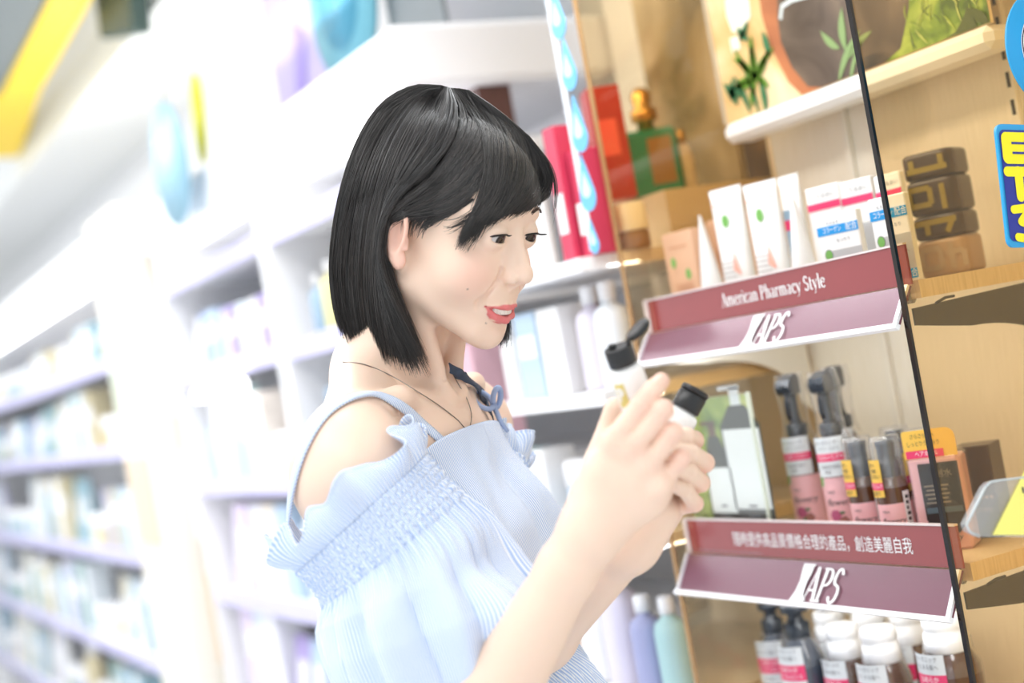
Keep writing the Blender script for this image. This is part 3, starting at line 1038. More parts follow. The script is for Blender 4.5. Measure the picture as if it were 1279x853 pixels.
# boxed oil with a yellow header card, across the panel
b = onX(1188, 668, 1.075)
bx = thing('boxed_hair_oil', 'pink boxed hair oil with yellow header card, cut by the dark panel edge', 'carton', (1.078, b[1] + .006, Z2), RZ + 0.52)
MB().box((-.004, .017, .050), (.054, .032, .10), 0, bev=.003).build('carton_body', M_pinklab, bx)
hc = MB()
hp = [(-.032, .10), (.024, .10), (.024, .118)] + [(.014 + .010 * math.cos(math.radians(a)), .120 + .010 * math.sin(math.radians(a))) for a in (0, 30, 60, 90)] + [(-.030, .130), (-.032, .128)]
hc.prism(hp, .0012, 0)
hc.build('header_card', M_yellow, bx)
hb = MB()
hb.box((-.010, -.0006, .1045), (.040, .0006, .008), 0)
put_text(hb, 'ヘアオイル', .0062, (-.008, -.0012, .1045), 1, .8)
put_text(hb, 'さらさら髪へ', .0056, (-.010, -.0008, .1235), 2, .8)
put_text(hb, 'しっとりうるおう', .0056, (-.010, -.0008, .1155), 2, .8)
hb.build('header_print', [M_pinkband, M_print, M_ink], bx)
wn = MB()
wn.box((.001, -.0006, .064), (.042, .0008, .060), 0)
wn.lathe([(.0, 0), (.0205, 0), (.0205, .0008)], 24, 0, M=Matrix.Translation((.001, -.0004, .036)) @ Matrix.Rotation(math.pi / 2, 4, 'X'))
for k in range(5):
    wn.box((-.004, -.0012, .070 - .0045 * k), (.026 - .004 * (k % 2), .0004, .0016), 1)
wn.box((.001, -.0013, .044), (.038, .0004, .006), 2)
put_text(wn, '耐水', .009, (.006, -.0014, .082), 1, 1.0)
wn.build('carton_window', [mat('window_dark', srgb(58, 56, 58), .2), mat('warm_grey_print', srgb(140, 130, 116), .5), mat('slate_print', srgb(82, 100, 112), .4)], bx)
fx = MB()
put_text(fx, 'flowery', .010, (.0, -.0008, .014), 0, .9, .35)
fx.build('script_print', M_ink, bx)
ps = MB().box((-.004, .017, .052), (.058, .036, .105), 0, bev=.005)
ps.build('clear_sleeve', M_clear, bx)

b = onX(1224, 708, 1.125)
dk = thing('dark_carton', 'dark carton with small white writing low behind the amber panel', 'carton', (1.140, b[1], Z2), RZ + .45)
MB().box((0, .02, .050), (.042, .04, .10), 0, bev=.001).build('carton_body', mat('dark_carton_card', srgb(60, 40, 36), .3), dk)
dp_ = MB()
put_text(dp_, '保湿成分配合', .0055, (0, -.0006, .030), 0, .85)
for k in range(7):
    dp_.box((-.015 + .005 * k, -.0004, .044), (.0034, .0004, .0034), 0, Matrix.Translation((0, 0, 0)))
dp_.build('carton_print', mat('dim_print', srgb(170, 140, 120), .5), dk)

# acrylic stand with a green poster of two bottles
b0, b1 = onX(866, 655, 1.037), onX(962, 655, 1.037)
sw = b0[1] - b1[1]
stn = thing('poster_stand', 'clear acrylic stand holding a green poster of two bottles', 'stand', (1.037, (b0[1] + b1[1]) / 2, Z2), RZ)
MB().box((0, .006, .0015), (sw, .05, .003)).build('foot_plate', M_clear, stn)
MB().box((0, .004, .097), (sw - .002, .0015, .186)).build('poster_sheet', poster_mat('poster_meadow', srgb(84, 116, 40), srgb(150, 172, 76), srgb(206, 212, 120), 16), stn)
MB().box((0, .0015, .0965), (sw, .0025, .191), 0, bev=.001).build('clear_cover', M_clear, stn)
MB().box((sw / 2 - .001, .002, .0965), (.004, .006, .191), 0, bev=.001).build('clear_edge', mat('clear_edge_white', srgb(214, 222, 206), .2), stn)
pb = MB()
q = lambda x, y: ((b0[1] + b1[1]) / 2 - onX(x, y, 1.037)[1], onX(x, y, 1.037)[2] - Z2)
for (xl, xr, yb, ys, yn, yt, m0) in ((890, 912, 653, 585, 545, 528, 0), (918, 946, 653, 530, 505, 482, 0)):
    lo, hi = q(xl, yb), q(xr, ys)
    nk, tp = q((xl + xr) / 2, yn), q((xl + xr) / 2, yt)
    cx, hw = (lo[0] + hi[0]) / 2, (hi[0] - lo[0]) / 2
    y_ = .0031
    pb.add([(cx - hw, y_, .004), (cx + hw, y_, .004), (cx + hw, y_, hi[1]), (cx + hw * .4, y_, nk[1]), (cx - hw * .4, y_, nk[1]), (cx - hw, y_, hi[1])], [(0, 1, 2, 3, 4, 5)], 0)
    pb.box((cx, y_ - .0003, (hi[1] + .03) / 2 + .008), (hw * 1.8, .0002, (hi[1] - .03) * .8), 1)
    pb.box((cx, y_ - .0001, (nk[1] + tp[1]) / 2), (hw * .5, .0002, tp[1] - nk[1]), 2 if xl < 900 else 1)
    pb.box((cx - hw * .25, y_ - .0001, tp[1]), (hw * 1.1, .0002, .005), 2 if xl < 900 else 1)
    for k in range(3):
        pb.box((cx, y_ - .0006, .030 + .012 * k), (hw * (.8 - .2 * k), .0002, .0025), 3)
pb.build('printed_bottle', [mat('print_bottle_dark', srgb(70, 72, 64), .4), mat('print_bottle_white', srgb(236, 240, 236), .4), mat('print_bottle_brown', srgb(112, 84, 66), .4), MATS['soft_grey_ink']], stn)
# ------------------------------------------------------------------ lowest shelf: pump bottles from the shoulders up
M_whitecap = mat('white_cap_plastic', (0.90, 0.90, 0.90, 1), 0.3)
M_darkliq = mat('smoke_blue_bottle', srgb(62, 70, 84), 0.12, coat=0.5)


def pump_bottle(x, y_top, X, lab, white=True, turn=0.0, R=0.031, tall=1.0, tag_side=0.0, spout=False):
    tp = onX(x, y_top, X)
    h = tp[2] - Z3
    t = thing('pump_bottle', lab, 'bottle', (X + R, tp[1], Z3), RZ + turn)
    zs = h - (.050 if white else .060)
    body = M_brownglass if white else M_darkliq
    MB().lathe([(R * .94, 0), (R, .004), (R, zs - .012), (R * .97, zs - .006), (R * .80, zs + .006), (R * .56, zs + .016), (R * .5, zs + .022)], 32).build('bottle_body', body, t)
    lb = MB()
    cyl_patch(lb, R, -R * 2.2, R * 2.2, .012, zs - .045, 0)
    lb.build('pink_label', M_pinklab, t)
    if white:
        MB().lathe([(R * .72, zs + .010), (R * .76, zs + .012), (R * .73, zs + .030), (R * .67, zs + .032), (R * .67, zs + .035), (R * .72, zs + .037), (R * .70, zs + .047), (R * .62, zs + .050), (0, zs + .0505)], 32).build('screw_cap', M_whitecap, t)
    else:
        MB().lathe([(R * .55, zs + .018), (R * .58, zs + .020), (R * .58, zs + .036), (R * .42, zs + .038), (R * .34, zs + .044), (R * .34, zs + .048), (R * .62, zs + .050), (R * .62, zs + .058), (R * .5, zs + .060), (0, zs + .060)], 28).build('pump_head', M_blackp, t)
    if spout:
        MB().tube([(0, 0, zs + .049), (0, 0, zs + .056), (0, -.004, zs + .058), (0, -.018, zs + .056), (0, -.022, zs + .053)], [.006, .006, .006, .005, .004], 10).build('spout', M_whitecap if white else M_blackp, t)
    MB().lathe([(R * 1.02, zs - .014), (R * .99, zs - .004), (R * .83, zs + .010), (R * .79, zs + .022)], 28, cap=False).build('shrink_collar', M_shrink, t)
    tg = MB()
    Rt = R + .0015
    c = tag_side
    cyl_patch(tg, Rt, c - .023, c + .023, zs - .042, zs + .013, 0)
    cyl_patch(tg, Rt, c - .023, c + .023, zs - .028, zs - .009, 1, 0, .0009)
    cyl_text(tg, 'なめらか', .0080, Rt, c + .002, zs - .0145, 2, .8, eps=.0014)
    cyl_text(tg, 'トリートメント', .0072, Rt, c, zs - .0230, 2, .8, eps=.0014)
    cyl_text(tg, 'オーガニック', .0062, Rt, c, zs + .0075, 3, .85)
    cyl_text(tg, 'まとまる髪へ', .0062, Rt, c, zs - .001, 3, .85)
    cyl_text(tg, '花の香り', .0055, Rt, c, zs - .035, 3, .85)
    tg.build('neck_tag', [M_tagsilver, M_pinkband, M_print, MATS['soft_grey_ink']], t)
    return t


pump_bottle(941, 756, 1.088, 'dark pump bottle with pink banded tag, farthest along the lowest shelf', False, .5, .024, 1, -.004)
pump_bottle(968, 760, 1.044, 'dark pump bottle with pink banded tag, left of the white capped bottles', False, .5, .027, 1, -.010)
pump_bottle(1012, 768, 1.140, 'white capped pump bottle behind, the only one with a spout on top', True, .5, .028, 1, -.012, True)
pump_bottle(1027, 786, 1.066, 'white capped brown bottle in front beside the dark pump bottles', True, .5, .028, 1, -.014)
pump_bottle(1061, 770, 1.142, 'white capped bottle at the back between the two front ones', True, .5, .028, 1, -.012)
pump_bottle(1071, 790, 1.060, 'white capped brown bottle in the middle of the front row facing the aisle', True, .5, .029, 1, -.010)
pump_bottle(1108, 768, 1.150, 'white capped bottle at the back beside the end one', True, .5, .028, 1, -.012)
pump_bottle(1148, 775, 1.070, 'white capped brown bottle standing apart at the panel end of the lowest shelf', True, .5, .033, 1, -.018)
# ------------------------------------------------------------------ signs hanging in the next bay, on this side of the panel
M_sky = mat('sign_sky_blue', srgb(30, 160, 222), 0.35)
M_navy = mat('sign_navy', srgb(10, 40, 150), 0.35)
M_lemon = mat('sign_lemon', srgb(250, 238, 20), 0.35)
SS = 0.955


def sgn(x, y):
    p = onS(x, y, SS)
    return p


# the signs hang square to the aisle, so their faces look back at the shopper: built facing -y
c = onS(1312, 62, SS)
rs = thing('round_shelf_sign', 'round sky blue shelf sign with a white seal at the picture corner', 'sign', tuple(c), 0.0, rot=(0, math.radians(4), 0))
rad = (onS(1312, 62, SS)[0] - onS(1254, 52, SS)[0])
Cx = Matrix.Rotation(math.pi / 2, 4, 'X')
MB().lathe([(0, 0), (rad, 0), (rad, .0025), (0, .0025)], 64, 0, M=Cx).build('sign_board', M_sky, rs)
se = MB()
se.lathe([(0, .0001), (rad * .70, .0001), (rad * .70, .0006)], 64, 0, M=Matrix.Translation((0, -.0032, 0)) @ Cx)
se.lathe([(rad * .665, 0), (rad * .69, 0), (rad * .69, .0002)], 64, 1, M=Matrix.Translation((0, -.0038, 0)) @ Cx, cap=False)
se.lathe([(rad * .48, 0), (rad * .50, 0), (rad * .50, .0002)], 64, 1, M=Matrix.Translation((0, -.0038, 0)) @ Cx, cap=False)
ring = 'MENTHOLATUM \u00b7 MENTHOLATUM \u00b7 '
for k, chx in enumerate(ring):
    a = math.radians(200 - k * 360 / len(ring))
    put_text(se, chx, rad * .17, (0, 0, 0), 1, .9, M=Matrix.Translation((rad * .58 * math.cos(a), -.0039, rad * .58 * math.sin(a))) @ Matrix.Rotation(-(a - math.pi / 2), 4, 'Y'))
for k in range(5):
    stroke(se, [(rad * (-.30 + .08 * k), rad * .18), (rad * (-.2 + .08 * k), -rad * .1)], .002, .002, (0, -.004, 0), 1, 1)
se.build('white_seal', [M_print, M_navy], rs)
MB().box((0, .006, rad * .4), (.004, .012, rad * 1.0)).build('hanger_clip', M_clear, rs)

c = onS(1300, 232, SS)
sq = thing('blue_shelf_sign', 'navy shelf sign with rounded yellow characters and sky blue border', 'sign', tuple(c), 0.0, rot=(0, math.radians(6), 0))
wl = c[0] - onS(1252, 225, SS)[0]
ht = onS(1270, 155, SS)[2] - onS(1275, 300, SS)[2]


def rrect(wd, h, r, n=6):
    P = []
    for cx_, cz_, a in ((wd - r, h - r, 0), (-wd + r, h - r, 90), (-wd + r, -h + r, 180), (wd - r, -h + r, 270)):
        P += [(cx_ + r * math.cos(math.radians(a + 90 * i / n)), cz_ + r * math.sin(math.radians(a + 90 * i / n))) for i in range(n + 1)]
    return P


WS, HS = wl + .002, ht / 2 + .004
MB().prism(rrect(WS, HS, .008), .003, 0).build('sign_board', M_sky, sq)
nv = MB()
nv.add([(x, -.0006, z) for x, z in rrect(WS - .0025, HS - .0055, .006)], [tuple(range(28))], 0)
nv.build('navy_field', M_navy, sq)
yl, sl_ = MB(), MB()
_k = [0]


def pill(mb, x0, z0, x1, z1, wd, y0=-.0012):
    """thick bar with round ends"""
    _k[0] += 1
    a = math.atan2(z1 - z0, x1 - x0)
    P = [(x1 + wd / 2 * math.cos(a + t), z1 + wd / 2 * math.sin(a + t)) for t in [-math.pi / 2 + math.pi * i / 8 for i in range(9)]]
    P += [(x0 - wd / 2 * math.cos(a + t), z0 - wd / 2 * math.sin(a + t)) for t in [-math.pi / 2 + math.pi * i / 8 for i in range(9)]]
    mb.add([(x, y0 - 8e-6 * _k[0], z) for x, z in P], [tuple(range(18))], 0)


zs_ = HS / .056
for cx0 in (-WS + .0225, -WS + .062):
    mb_ = [(cx0 + x, -.0012, z * zs_) for x, z in rrect(.0185, .0145, .006)]
    yl.add([(x, y, z + .034 * zs_) for x, y, z in mb_], [tuple(range(28))], 0)
    for dz in (.0045, -.0045):
        sl_.box((cx0 + .004, -.0016, (.034 + dz) * zs_), (.020, .0004, .0020))
    pill(yl, cx0 - .015, .0125 * zs_, cx0 + .016, .0125 * zs_, .0095)
    pill(yl, cx0 - .001, .0125 * zs_, cx0 - .001, -.010 * zs_, .0105)
    for x0, z0, x1, z1 in ((-.012, -.022, .010, -.020), (.010, -.020, -.004, -.033), (-.004, -.033, .013, -.038), (.013, -.038, .006, -.049), (.006, -.049, -.010, -.047)):
        pill(yl, cx0 + x0, z0 * zs_, cx0 + x1, z1 * zs_, .0080)
sl_.build('navy_slits', M_navy, sq)
yl.build('yellow_lettering', M_lemon, sq)
MB().box((-WS * .6, .006, HS * .5), (.004, .012, HS * .8)).build('hanger_clip', M_clear, sq)

# price tag in a clear holder, nearest to the camera
p = onS(1262, 640, 0.90)
tg = thing('price_holder', 'clear plastic price holder with a yellow price card, in front of the amber panel', 'price holder', tuple(p), 0.0, rot=(0, math.radians(0), 0))
q2 = lambda x, y: (onS(x, y, 0.90)[0] - p[0], onS(x, y, 0.90)[2] - p[2])
out_ = [q2(*k) for k in ((1206, 655), (1210, 664), (1222, 670), (1330, 672), (1330, 590), (1246, 600), (1236, 602), (1230, 608))]
hb = MB().prism(out_, .006, 0)
hb.build('clear_case', thin_glass('holder_plastic', (0.90, 0.92, 0.93, 1), .08, 1.6, .16), tg)
rim = MB().tube([(x, -.001, z) for x, z in out_[-1:] + out_[:3]], .0012, 6)
rim.tube([(x, -.001, z) for x, z in out_[4:]], .0010, 6)
rim.build('case_rim', mat('holder_rim', srgb(196, 206, 210), .15), tg)
yc = MB()
yp = [q2(*k) for k in ((1238, 668), (1330, 668), (1330, 500), (1300, 540), (1272, 600))]
yc.add([(x, -.0015, z) for x, z in yp], [tuple(range(len(yp)))], 0)
yc.build('price_card', mat('pale_yellow_card', srgb(248, 242, 128), .5), tg)
pt = MB()
a_ = q2(1276, 612)
for k in range(4):
    pt.box((a_[0] + .004 * k, -.0018, a_[1] + .0006 * k), (.0022, .0003, .005 - .001 * (k % 2)), 0)
pt.build('card_print', M_ink, tg)
# ================================================================== the rest of the store: a long white wall fixture
FX0, FX1 = 0.98, 1.44                      # front edge of the shelves, back panel
M_fix = mat('fixture_white', (0.92, 0.92, 0.94, 1), 0.4)
M_strip = mat('lavender_price_strip', srgb(206, 202, 240), 0.35)
M_lampw = mat('fixture_lamp', (1, 1, 1, 1), 0.4, emit=((1, 1, 1, 1), 3.5))
PALE = [srgb(*c) for c in ((240, 240, 248), (206, 206, 240), (244, 244, 246), (186, 190, 232), (226, 236, 244), (190, 212, 236), (246, 236, 226), (160, 176, 214), (228, 214, 240), (210, 232, 226), (176, 160, 214), (244, 244, 246), (236, 190, 160), (150, 190, 190))]
MIX = [srgb(*c) for c in ((236, 242, 248), (186, 208, 228), (246, 246, 246), (160, 186, 210), (228, 222, 238), (230, 186, 198), (202, 226, 220), (240, 232, 170), (166, 170, 208), (244, 244, 244), (172, 206, 208), (234, 186, 150))]
M_pale, M_mix = ramp_mat('pale_pack', PALE), ramp_mat('mixed_pack', MIX)
M_dim = ramp_mat('cool_pack', [srgb(*c) for c in ((180, 202, 218), (222, 230, 236), (150, 182, 194), (230, 224, 204), (190, 190, 218), (140, 172, 166), (236, 236, 236), (206, 194, 160))])


def fixture(s0, s1, levels, lab, x0=FX0, top=1.845, canopy=True, ends=(-1, 1)):
    """a run of white wall shelving; shelves and their price strips are parts"""
    t = thing('wall_shelving', lab, 'shelving', (FX1, (s0 + s1) / 2, 0), RZ)
    W = s1 - s0
    D = FX1 - x0
    MB().box((0, -.012, top / 2), (W, .024, top)).build('back_panel', M_fix, t)
    for sx in ends:
        MB().box((sx * (W / 2 - .012), -D / 2, top / 2), (.024, D, top)).build('end_panel', M_fix, t)
    MB().box((0, -D / 2, .06), (W, D, .12)).build('plinth', M_fix, t)
    for z in levels:
        MB().box((0, -D / 2 - .004, z - .011), (W - .05, D - .03, .022)).build('shelf_board', M_fix, t)
        MB().box((0, -D + .006, z - .012), (W - .05, .006, .042)).build('price_strip', M_strip, t)
    if canopy:
        MB().box((0, -D / 2 - .02, top - .047), (W + .006, D + .04, .10), 0, bev=.01).build('canopy', M_fix, t)
        MB().box((0, -D + .02, top - .112), (W - .1, .03, .016)).build('canopy_lamp', M_lampw, t)
    return t


LEV = [0.30, 0.58, 0.86, 1.14, 1.42, 1.66]
fixture(S1 + .44, 2.86, LEV, 'white wall shelving just beyond the amber panel, behind her head', ends=(-1,))
fx2 = fixture(2.88, 3.74, LEV, 'white wall shelving in the middle of the wall, left of her shoulder')
MB().box((.02, -(FX1 - FX0) - .02, 1.36), (.34, .035, .03), 0, bev=.006).build('shelf_lamp', M_lampw, fx2)
fixture(4.16, 8.2, [0.30, 0.62, 0.94, 1.26, 1.52], 'long dim wall shelving beyond the pale pillar', .93, 1.86)
pil = thing('end_pillar', 'pale cream pillar standing out between the two runs of wall shelving', 'pillar', (1.15, 3.96, 0))
MB().box((0, 0, .95), (.50, .34, 1.9), 0, bev=.01).build('pillar_shaft', mat('pillar_cream', srgb(240, 234, 222), .5), pil)
MB().box((0, 0, .05), (.52, .36, .10)).build('pillar_base', M_fix, pil)
for k, z in enumerate((.45, .78, 1.11, 1.44)):
    MB().box((-.02, -.173, z), (.30, .006, .24), 0, bev=.002).build('leaflet_panel', mat('leaflet%d' % k, srgb(*((216, 226, 206), (240, 214, 184), (206, 220, 236), (226, 216, 190))[k]), .5), pil)
    MB().box((-.253, 0, z), (.006, .24, .24), 0, bev=.002).build('leaflet_panel', mat('leaflet%d' % (3 - k), (1, 1, 1, 1)), pil)

# products: one of each kind, then copies
def proto_box(wd, dp, h, mtl, name):
    t = MB()
    t.box((0, dp / 2, h / 2), (wd, dp, h), 0, bev=.002)
    t.box((0, -.0006, h * .62), (wd * .8, .001, h * .22), 1)
    return t, mtl


def make_pack(kind, mtl):
    m = MB()
    if kind == 'carton':
        m.box((0, .035, .075), (.075, .07, .15), 0, bev=.002)
        m.box((0, -.0005, .09), (.060, .001, .040), 1)
    elif kind == 'bottle':
        m.lathe([(.028, 0), (.031, .004), (.031, .115), (.027, .132), (.013, .142), (.013, .150)], 14, 0, c=(0, .035, 0))
        m.lathe([(.015, .148), (.015, .178), (.012, .181), (0, .181)], 12, 1, c=(0, .035, 0))
    elif kind == 'pouch':
        m.add([(-.045, .01, 0), (.045, .01, 0), (.045, .06, 0), (-.045, .06, 0), (-.048, .034, .16), (.048, .034, .16), (.048, .036, .16), (-.048, .036, .16)],
              [(0, 1, 2, 3), (0, 4, 5, 1), (1, 5, 6, 2), (2, 6, 7, 3), (3, 7, 4, 0), (4, 7, 6, 5)], 0)
        m.add([(-.030, .0175, .05), (.030, .0175, .05), (.030, .026, .11), (-.030, .026, .11)], [(0, 1, 2, 3)], 1)
    else:
        m.lathe([(.040, 0), (.042, .004), (.042, .050), (.040, .054)], 16, 0, c=(0, .045, 0))
        m.lathe([(.043, .054), (.043, .080), (.040, .084), (0, .084)], 16, 1, c=(0, .045, 0))
    return m


M_white2 = mat('pack_white_print', (0.92, 0.92, 0.94, 1), 0.4)
PROTO = {}
used = set()


def put_pack(kind, mtl, x, s, z, sc, label, group, rz=0.0):
    key = (kind, mtl.name)
    nm = {'carton': 'product_carton', 'bottle': 'product_bottle', 'pouch': 'product_pouch', 'jar': 'product_jar'}[kind]
    if key not in PROTO:
        o = make_pack(kind, mtl).build(nm, [mtl, M_white2])
        PROTO[key] = o
    else:
        o = PROTO[key].copy()
        COL.objects.link(o)
    o.location = (x, s, z)
    o.rotation_euler = (0, 0, RZ + rz)
    o.scale = sc
    tag(o, label, {'carton': 'carton', 'bottle': 'bottle', 'pouch': 'pouch', 'jar': 'jar'}[kind], group)
    return o


rp_ = random.Random(21)
RUNS = [(S1 + .03, S1 + .42, .955, [.55, .83, 1.05, 1.245], M_mix, '', 'white perfume bay'),
        (S1 + .49, 2.82, FX0, LEV[:-1], M_mix, '', 'white shelving behind her head'),
        (2.93, 3.69, FX0, LEV[:-1], M_pale, '', 'middle white shelving'),
        (4.22, 8.1, .93, [0.30, 0.62, 0.94, 1.26, 1.52], M_dim, '', 'dim shelving past the pillar')]
for (a, b, x0, lev, mm, where, gname) in RUNS:
    for li, z in enumerate(lev):
        nxt = lev[li + 1] if li + 1 < len(lev) else z + .20
        room = min(nxt - z - .045, .25)
        s = a + .02
        kinds = ['carton', 'bottle', 'carton', 'pouch', 'bottle', 'jar']
        while s < b - .05:
            kind = rp_.choice(kinds)
            n = rp_.randint(2, 4)
            h0 = {'carton': .15, 'bottle': .181, 'pouch': .16, 'jar': .084}[kind]
            wd = {'carton': .075, 'bottle': .062, 'pouch': .098, 'jar': .086}[kind]
            k = rp_.uniform(.75, 1.0) * room / h0
            k = min(k, 1.6 if kind != 'jar' else 1.2)
            kw = min(k, 1.25)
            for q in range(n if b - a > .5 else 2):
                if s + wd * kw > b:
                    break
                ordn = ['lowest', 'second', 'third', 'fourth', 'fifth', 'top'][li]
                put_pack(kind, mm, x0 + .030 + rp_.uniform(0, .012), s + wd * kw / 2, z + .0008, (kw, min(kw, 1.1), k), 'blurred pale %s on the %s shelf of the %s' % (kind, ordn, gname), '%ss on the %s shelf of the %s' % (kind, ordn, gname), 0)
                s += wd * kw + .006
            s += .02

# soffit, ceiling edge, and what hangs over the fixture
struct(MB().box((1.28, 6.72, 2.53), (0.44, 10.3, 0.34)).build('trim_soffit', mat('soffit_white', (0.86, 0.87, 0.86, 1), .6)))


def board(name, lab, cat, c, wd, h, mats, fn=None, rz=RZ, tilt=0.0, th=.008):
    t = thing(name, lab, cat, c, rot=(tilt, 0, rz))
    MB().box((0, th / 2, h / 2), (wd, th, h), 0, bev=.001).build('board_panel', mats[0], t)
    if fn:
        fn(t)
    return t


M_lil = mat('poster_lilac', srgb(186, 172, 218), .4, noise=.08, nscale=9)
M_teal = mat('poster_teal', srgb(120, 190, 210), .4, noise=.15, nscale=8)
M_tan = mat('poster_tan', srgb(206, 178, 150), .5)
zt = 1.850


def lil(t):
    MB().box((0, -.001, .05), (.34, .002, .06)).build('printed_band', M_tan, t)
    m = MB()
    m.add([(-.05, -.002, .10), (.02, -.002, .10), (.06, -.002, .20), (.0, -.002, .24)], [(0, 1, 2, 3)])
    m.build('printed_swoosh', mat('violet_print', srgb(150, 130, 214), .4), t)
    MB().box((.17, -.001, .3), (.02, .004, .6)).build('side_frame', M_fix, t)


p = onX(384, 130, 1.12)
board('display_poster', 'blurred lilac poster standing on top of the wall shelving', 'poster', (1.12, p[1], zt), .34, .60, (M_lil,), lil)
p = onX(440, 75, 1.10)
tb_ = thing('display_disc', 'blurred round teal display standing on the wall shelving beside the lilac poster', 'display', (1.10, p[1], zt), RZ)
MB().lathe([(0, 0), (.155, 0), (.155, .012), (0, .012)], 40, M=Matrix.Translation((0, .006, .19)) @ Matrix.Rotation(math.pi / 2, 4, 'X')).build('disc', M_teal, tb_)
MB().box((0, .004, .03), (.06, .05, .06)).build('disc_foot', M_fix, tb_)
MB().lathe([(0, 0), (.10, 0), (.10, .002), (0, .002)], 32, M=Matrix.Translation((-.01, -.006, .20)) @ Matrix.Rotation(math.pi / 2, 4, 'X')).build('printed_disc', mat('teal_dark', srgb(80, 160, 190), .4), tb_)
p = onX(520, 30, 1.12)
board('display_poster', 'blurred grey and dark poster standing right of the teal disc', 'poster', (1.12, p[1], zt), .22, .5, (mat('poster_slate', srgb(120, 128, 132), .4, noise=.3, nscale=6),))
p = onX(215, 205, .90)
ov = thing('hanging_oval', 'blurred oval blue and gold sign hanging from the soffit', 'sign', (.90, p[1], p[2]), RZ)
MB().lathe([(0, 0), (.13, 0), (.13, .008), (0, .008)], 40, M=Matrix.Scale(1.05, 4, (0, 0, 1)) @ Matrix.Rotation(math.pi / 2, 4, 'X')).build('oval_panel', mat('oval_blue', srgb(150, 192, 212), .4, noise=.25, nscale=6), ov)
MB().lathe([(0, 0), (.09, 0), (.09, .001), (0, .001)], 40, M=Matrix.Translation((-.03, -.0065, 0)) @ Matrix.Scale(1.05, 4, (0, 0, 1)) @ Matrix.Rotation(math.pi / 2, 4, 'X')).build('gold_print', mat('oval_gold', srgb(206, 184, 110), .4), ov)
MB().tube([(0, 0, .13), (0, .1, max(.3, 2.36 - p[2]))], .002, 5).build('hanging_wire', M_steel, ov)
p = onX(250, 148, 0.98)
yv = thing('yellow_tag', 'blurred slim yellow leaf-shaped tag hanging over the shelving', 'tag', (0.98, p[1], p[2]), RZ)
MB().lathe([(0, 0), (.040, 0), (.040, .006), (0, .006)], 32, M=Matrix.Rotation(math.radians(14), 4, 'Y') @ Matrix.Scale(2.5, 4, (0, 0, 1)) @ Matrix.Rotation(math.pi / 2, 4, 'X')).build('tag_panel', mat('tag_yellow', srgb(236, 228, 10), .4), yv)
MB().tube([(.02, .003, .09), (-.03, .2, max(.2, 2.36 - p[2]))], .0015, 5).build('hanging_wire', M_steel, yv)

# the yellow-edged board under the ceiling, and a dark bracket
zc = 2.62
cs = thing('ceiling_banner', 'blurred grey ceiling board with a wide yellow edge, top corner of the aisle', 'banner', tuple(onZ(20, 90, 2.45)))
q3 = lambda x, y: onZ(x, y, 2.45) - onZ(20, 90, 2.45)
gpts = [q3(*k) for k in ((-60, -60), (82, -60), (58, 0), (20, 76), (0, 116), (-60, 128))]
ypts = [q3(*k) for k in ((82, -60), (140, -60), (110, 0), (50, 108), (24, 192), (-60, 198), (-60, 128), (0, 116), (20, 76), (58, 0))]


def slab(pts, z0, z1, mtl, nm, par):
    n = len(pts)
    m = MB()
    m.add([(a[0], a[1], z0) for a in pts] + [(a[0], a[1], z1) for a in pts], [tuple(range(n)), tuple(range(2 * n - 1, n - 1, -1))] + [(i, i + n, (i + 1) % n + n, (i + 1) % n) for i in range(n)])
    return m.build(nm, mtl, par)


slab(gpts, 0.0, .05, mat('banner_grey', srgb(120, 128, 130), .6), 'grey_panel', cs)
slab(ypts, -.012, .05, mat('banner_yellow', srgb(250, 214, 50), .5), 'yellow_edge', cs)
for a in (0, 1):
    MB().box((0, .3 * a, .17), (.02, .02, .26)).build('ceiling_rod', M_dksteel, cs)
p = onX(153, 14, 1.0)
dkb = thing('dark_bracket', 'blurred dark green bracket hanging from the soffit', 'bracket', (1.0, p[1], p[2]), RZ)
MB().box((0, 0, 0), (.36, .05, .13), 0, bev=.01, M=Matrix.Rotation(math.radians(14), 4, 'Y')).build('bracket_body', mat('bracket_green', srgb(56, 76, 70), .5), dkb)
MB().box((0, .15, .05), (.04, .3, .04)).build('bracket_arm', M_fix, dkb)
# ceiling lights of the aisle
for k, (x, y) in enumerate(((-.35, 1.2), (-.35, 3.4), (-.35, 5.6), (-.35, 7.8))):
    lt = thing('ceiling_light', 'long white fluorescent ceiling light over the aisle', 'ceiling light', (x, y, 2.68), 0, 'ceiling lights in a row over the aisle')
    MB().box((0, 0, .005), (.28, 1.3, .03), 0, bev=.004).build('light_housing', M_fix, lt)
    for sx in (-1, 1):
        MB().tube([(sx * .07, -.6, -.022), (sx * .07, .6, -.022)], .014, 10).build('tube_lamp', M_lampw, lt)

# ---- the strip of drop-shaped tags and the red and white packs just left of the amber panel
M_drop = mat('drop_blue', srgb(110, 190, 240), .4)
ds = thing('drop_tag_strip', 'hanging strip of sky blue drop-shaped tags beside the amber panel', 'tag strip', tuple(onX(712, 165, 0.94)), RZ)
s_top = onX(712, 165, .94)
for (x, y, h) in ((697, 18, 62), (711, 82, 62), (724, 158, 66), (734, 232, 66), (742, 292, 40)):
    c = onX(x, y + 14, .94) - s_top
    r_ = .017 * h / 62
    P = [(r_ * math.cos(math.radians(a)), r_ * math.sin(math.radians(a))) for a in range(-200, 21, 20)] + [(0, r_ * 3.0)]
    m = MB().prism([(px_ - c[1], pz_ + c[2]) for px_, pz_ in P], .0015)
    m.build('drop_tag', M_drop, ds)
    w2 = MB().prism([(px_ * .55 - c[1], pz_ * .45 + c[2] + r_ * .4) for px_, pz_ in P], -.0006)
    w2.build('drop_print', mat('drop_pale', srgb(206, 232, 248), .4), ds)
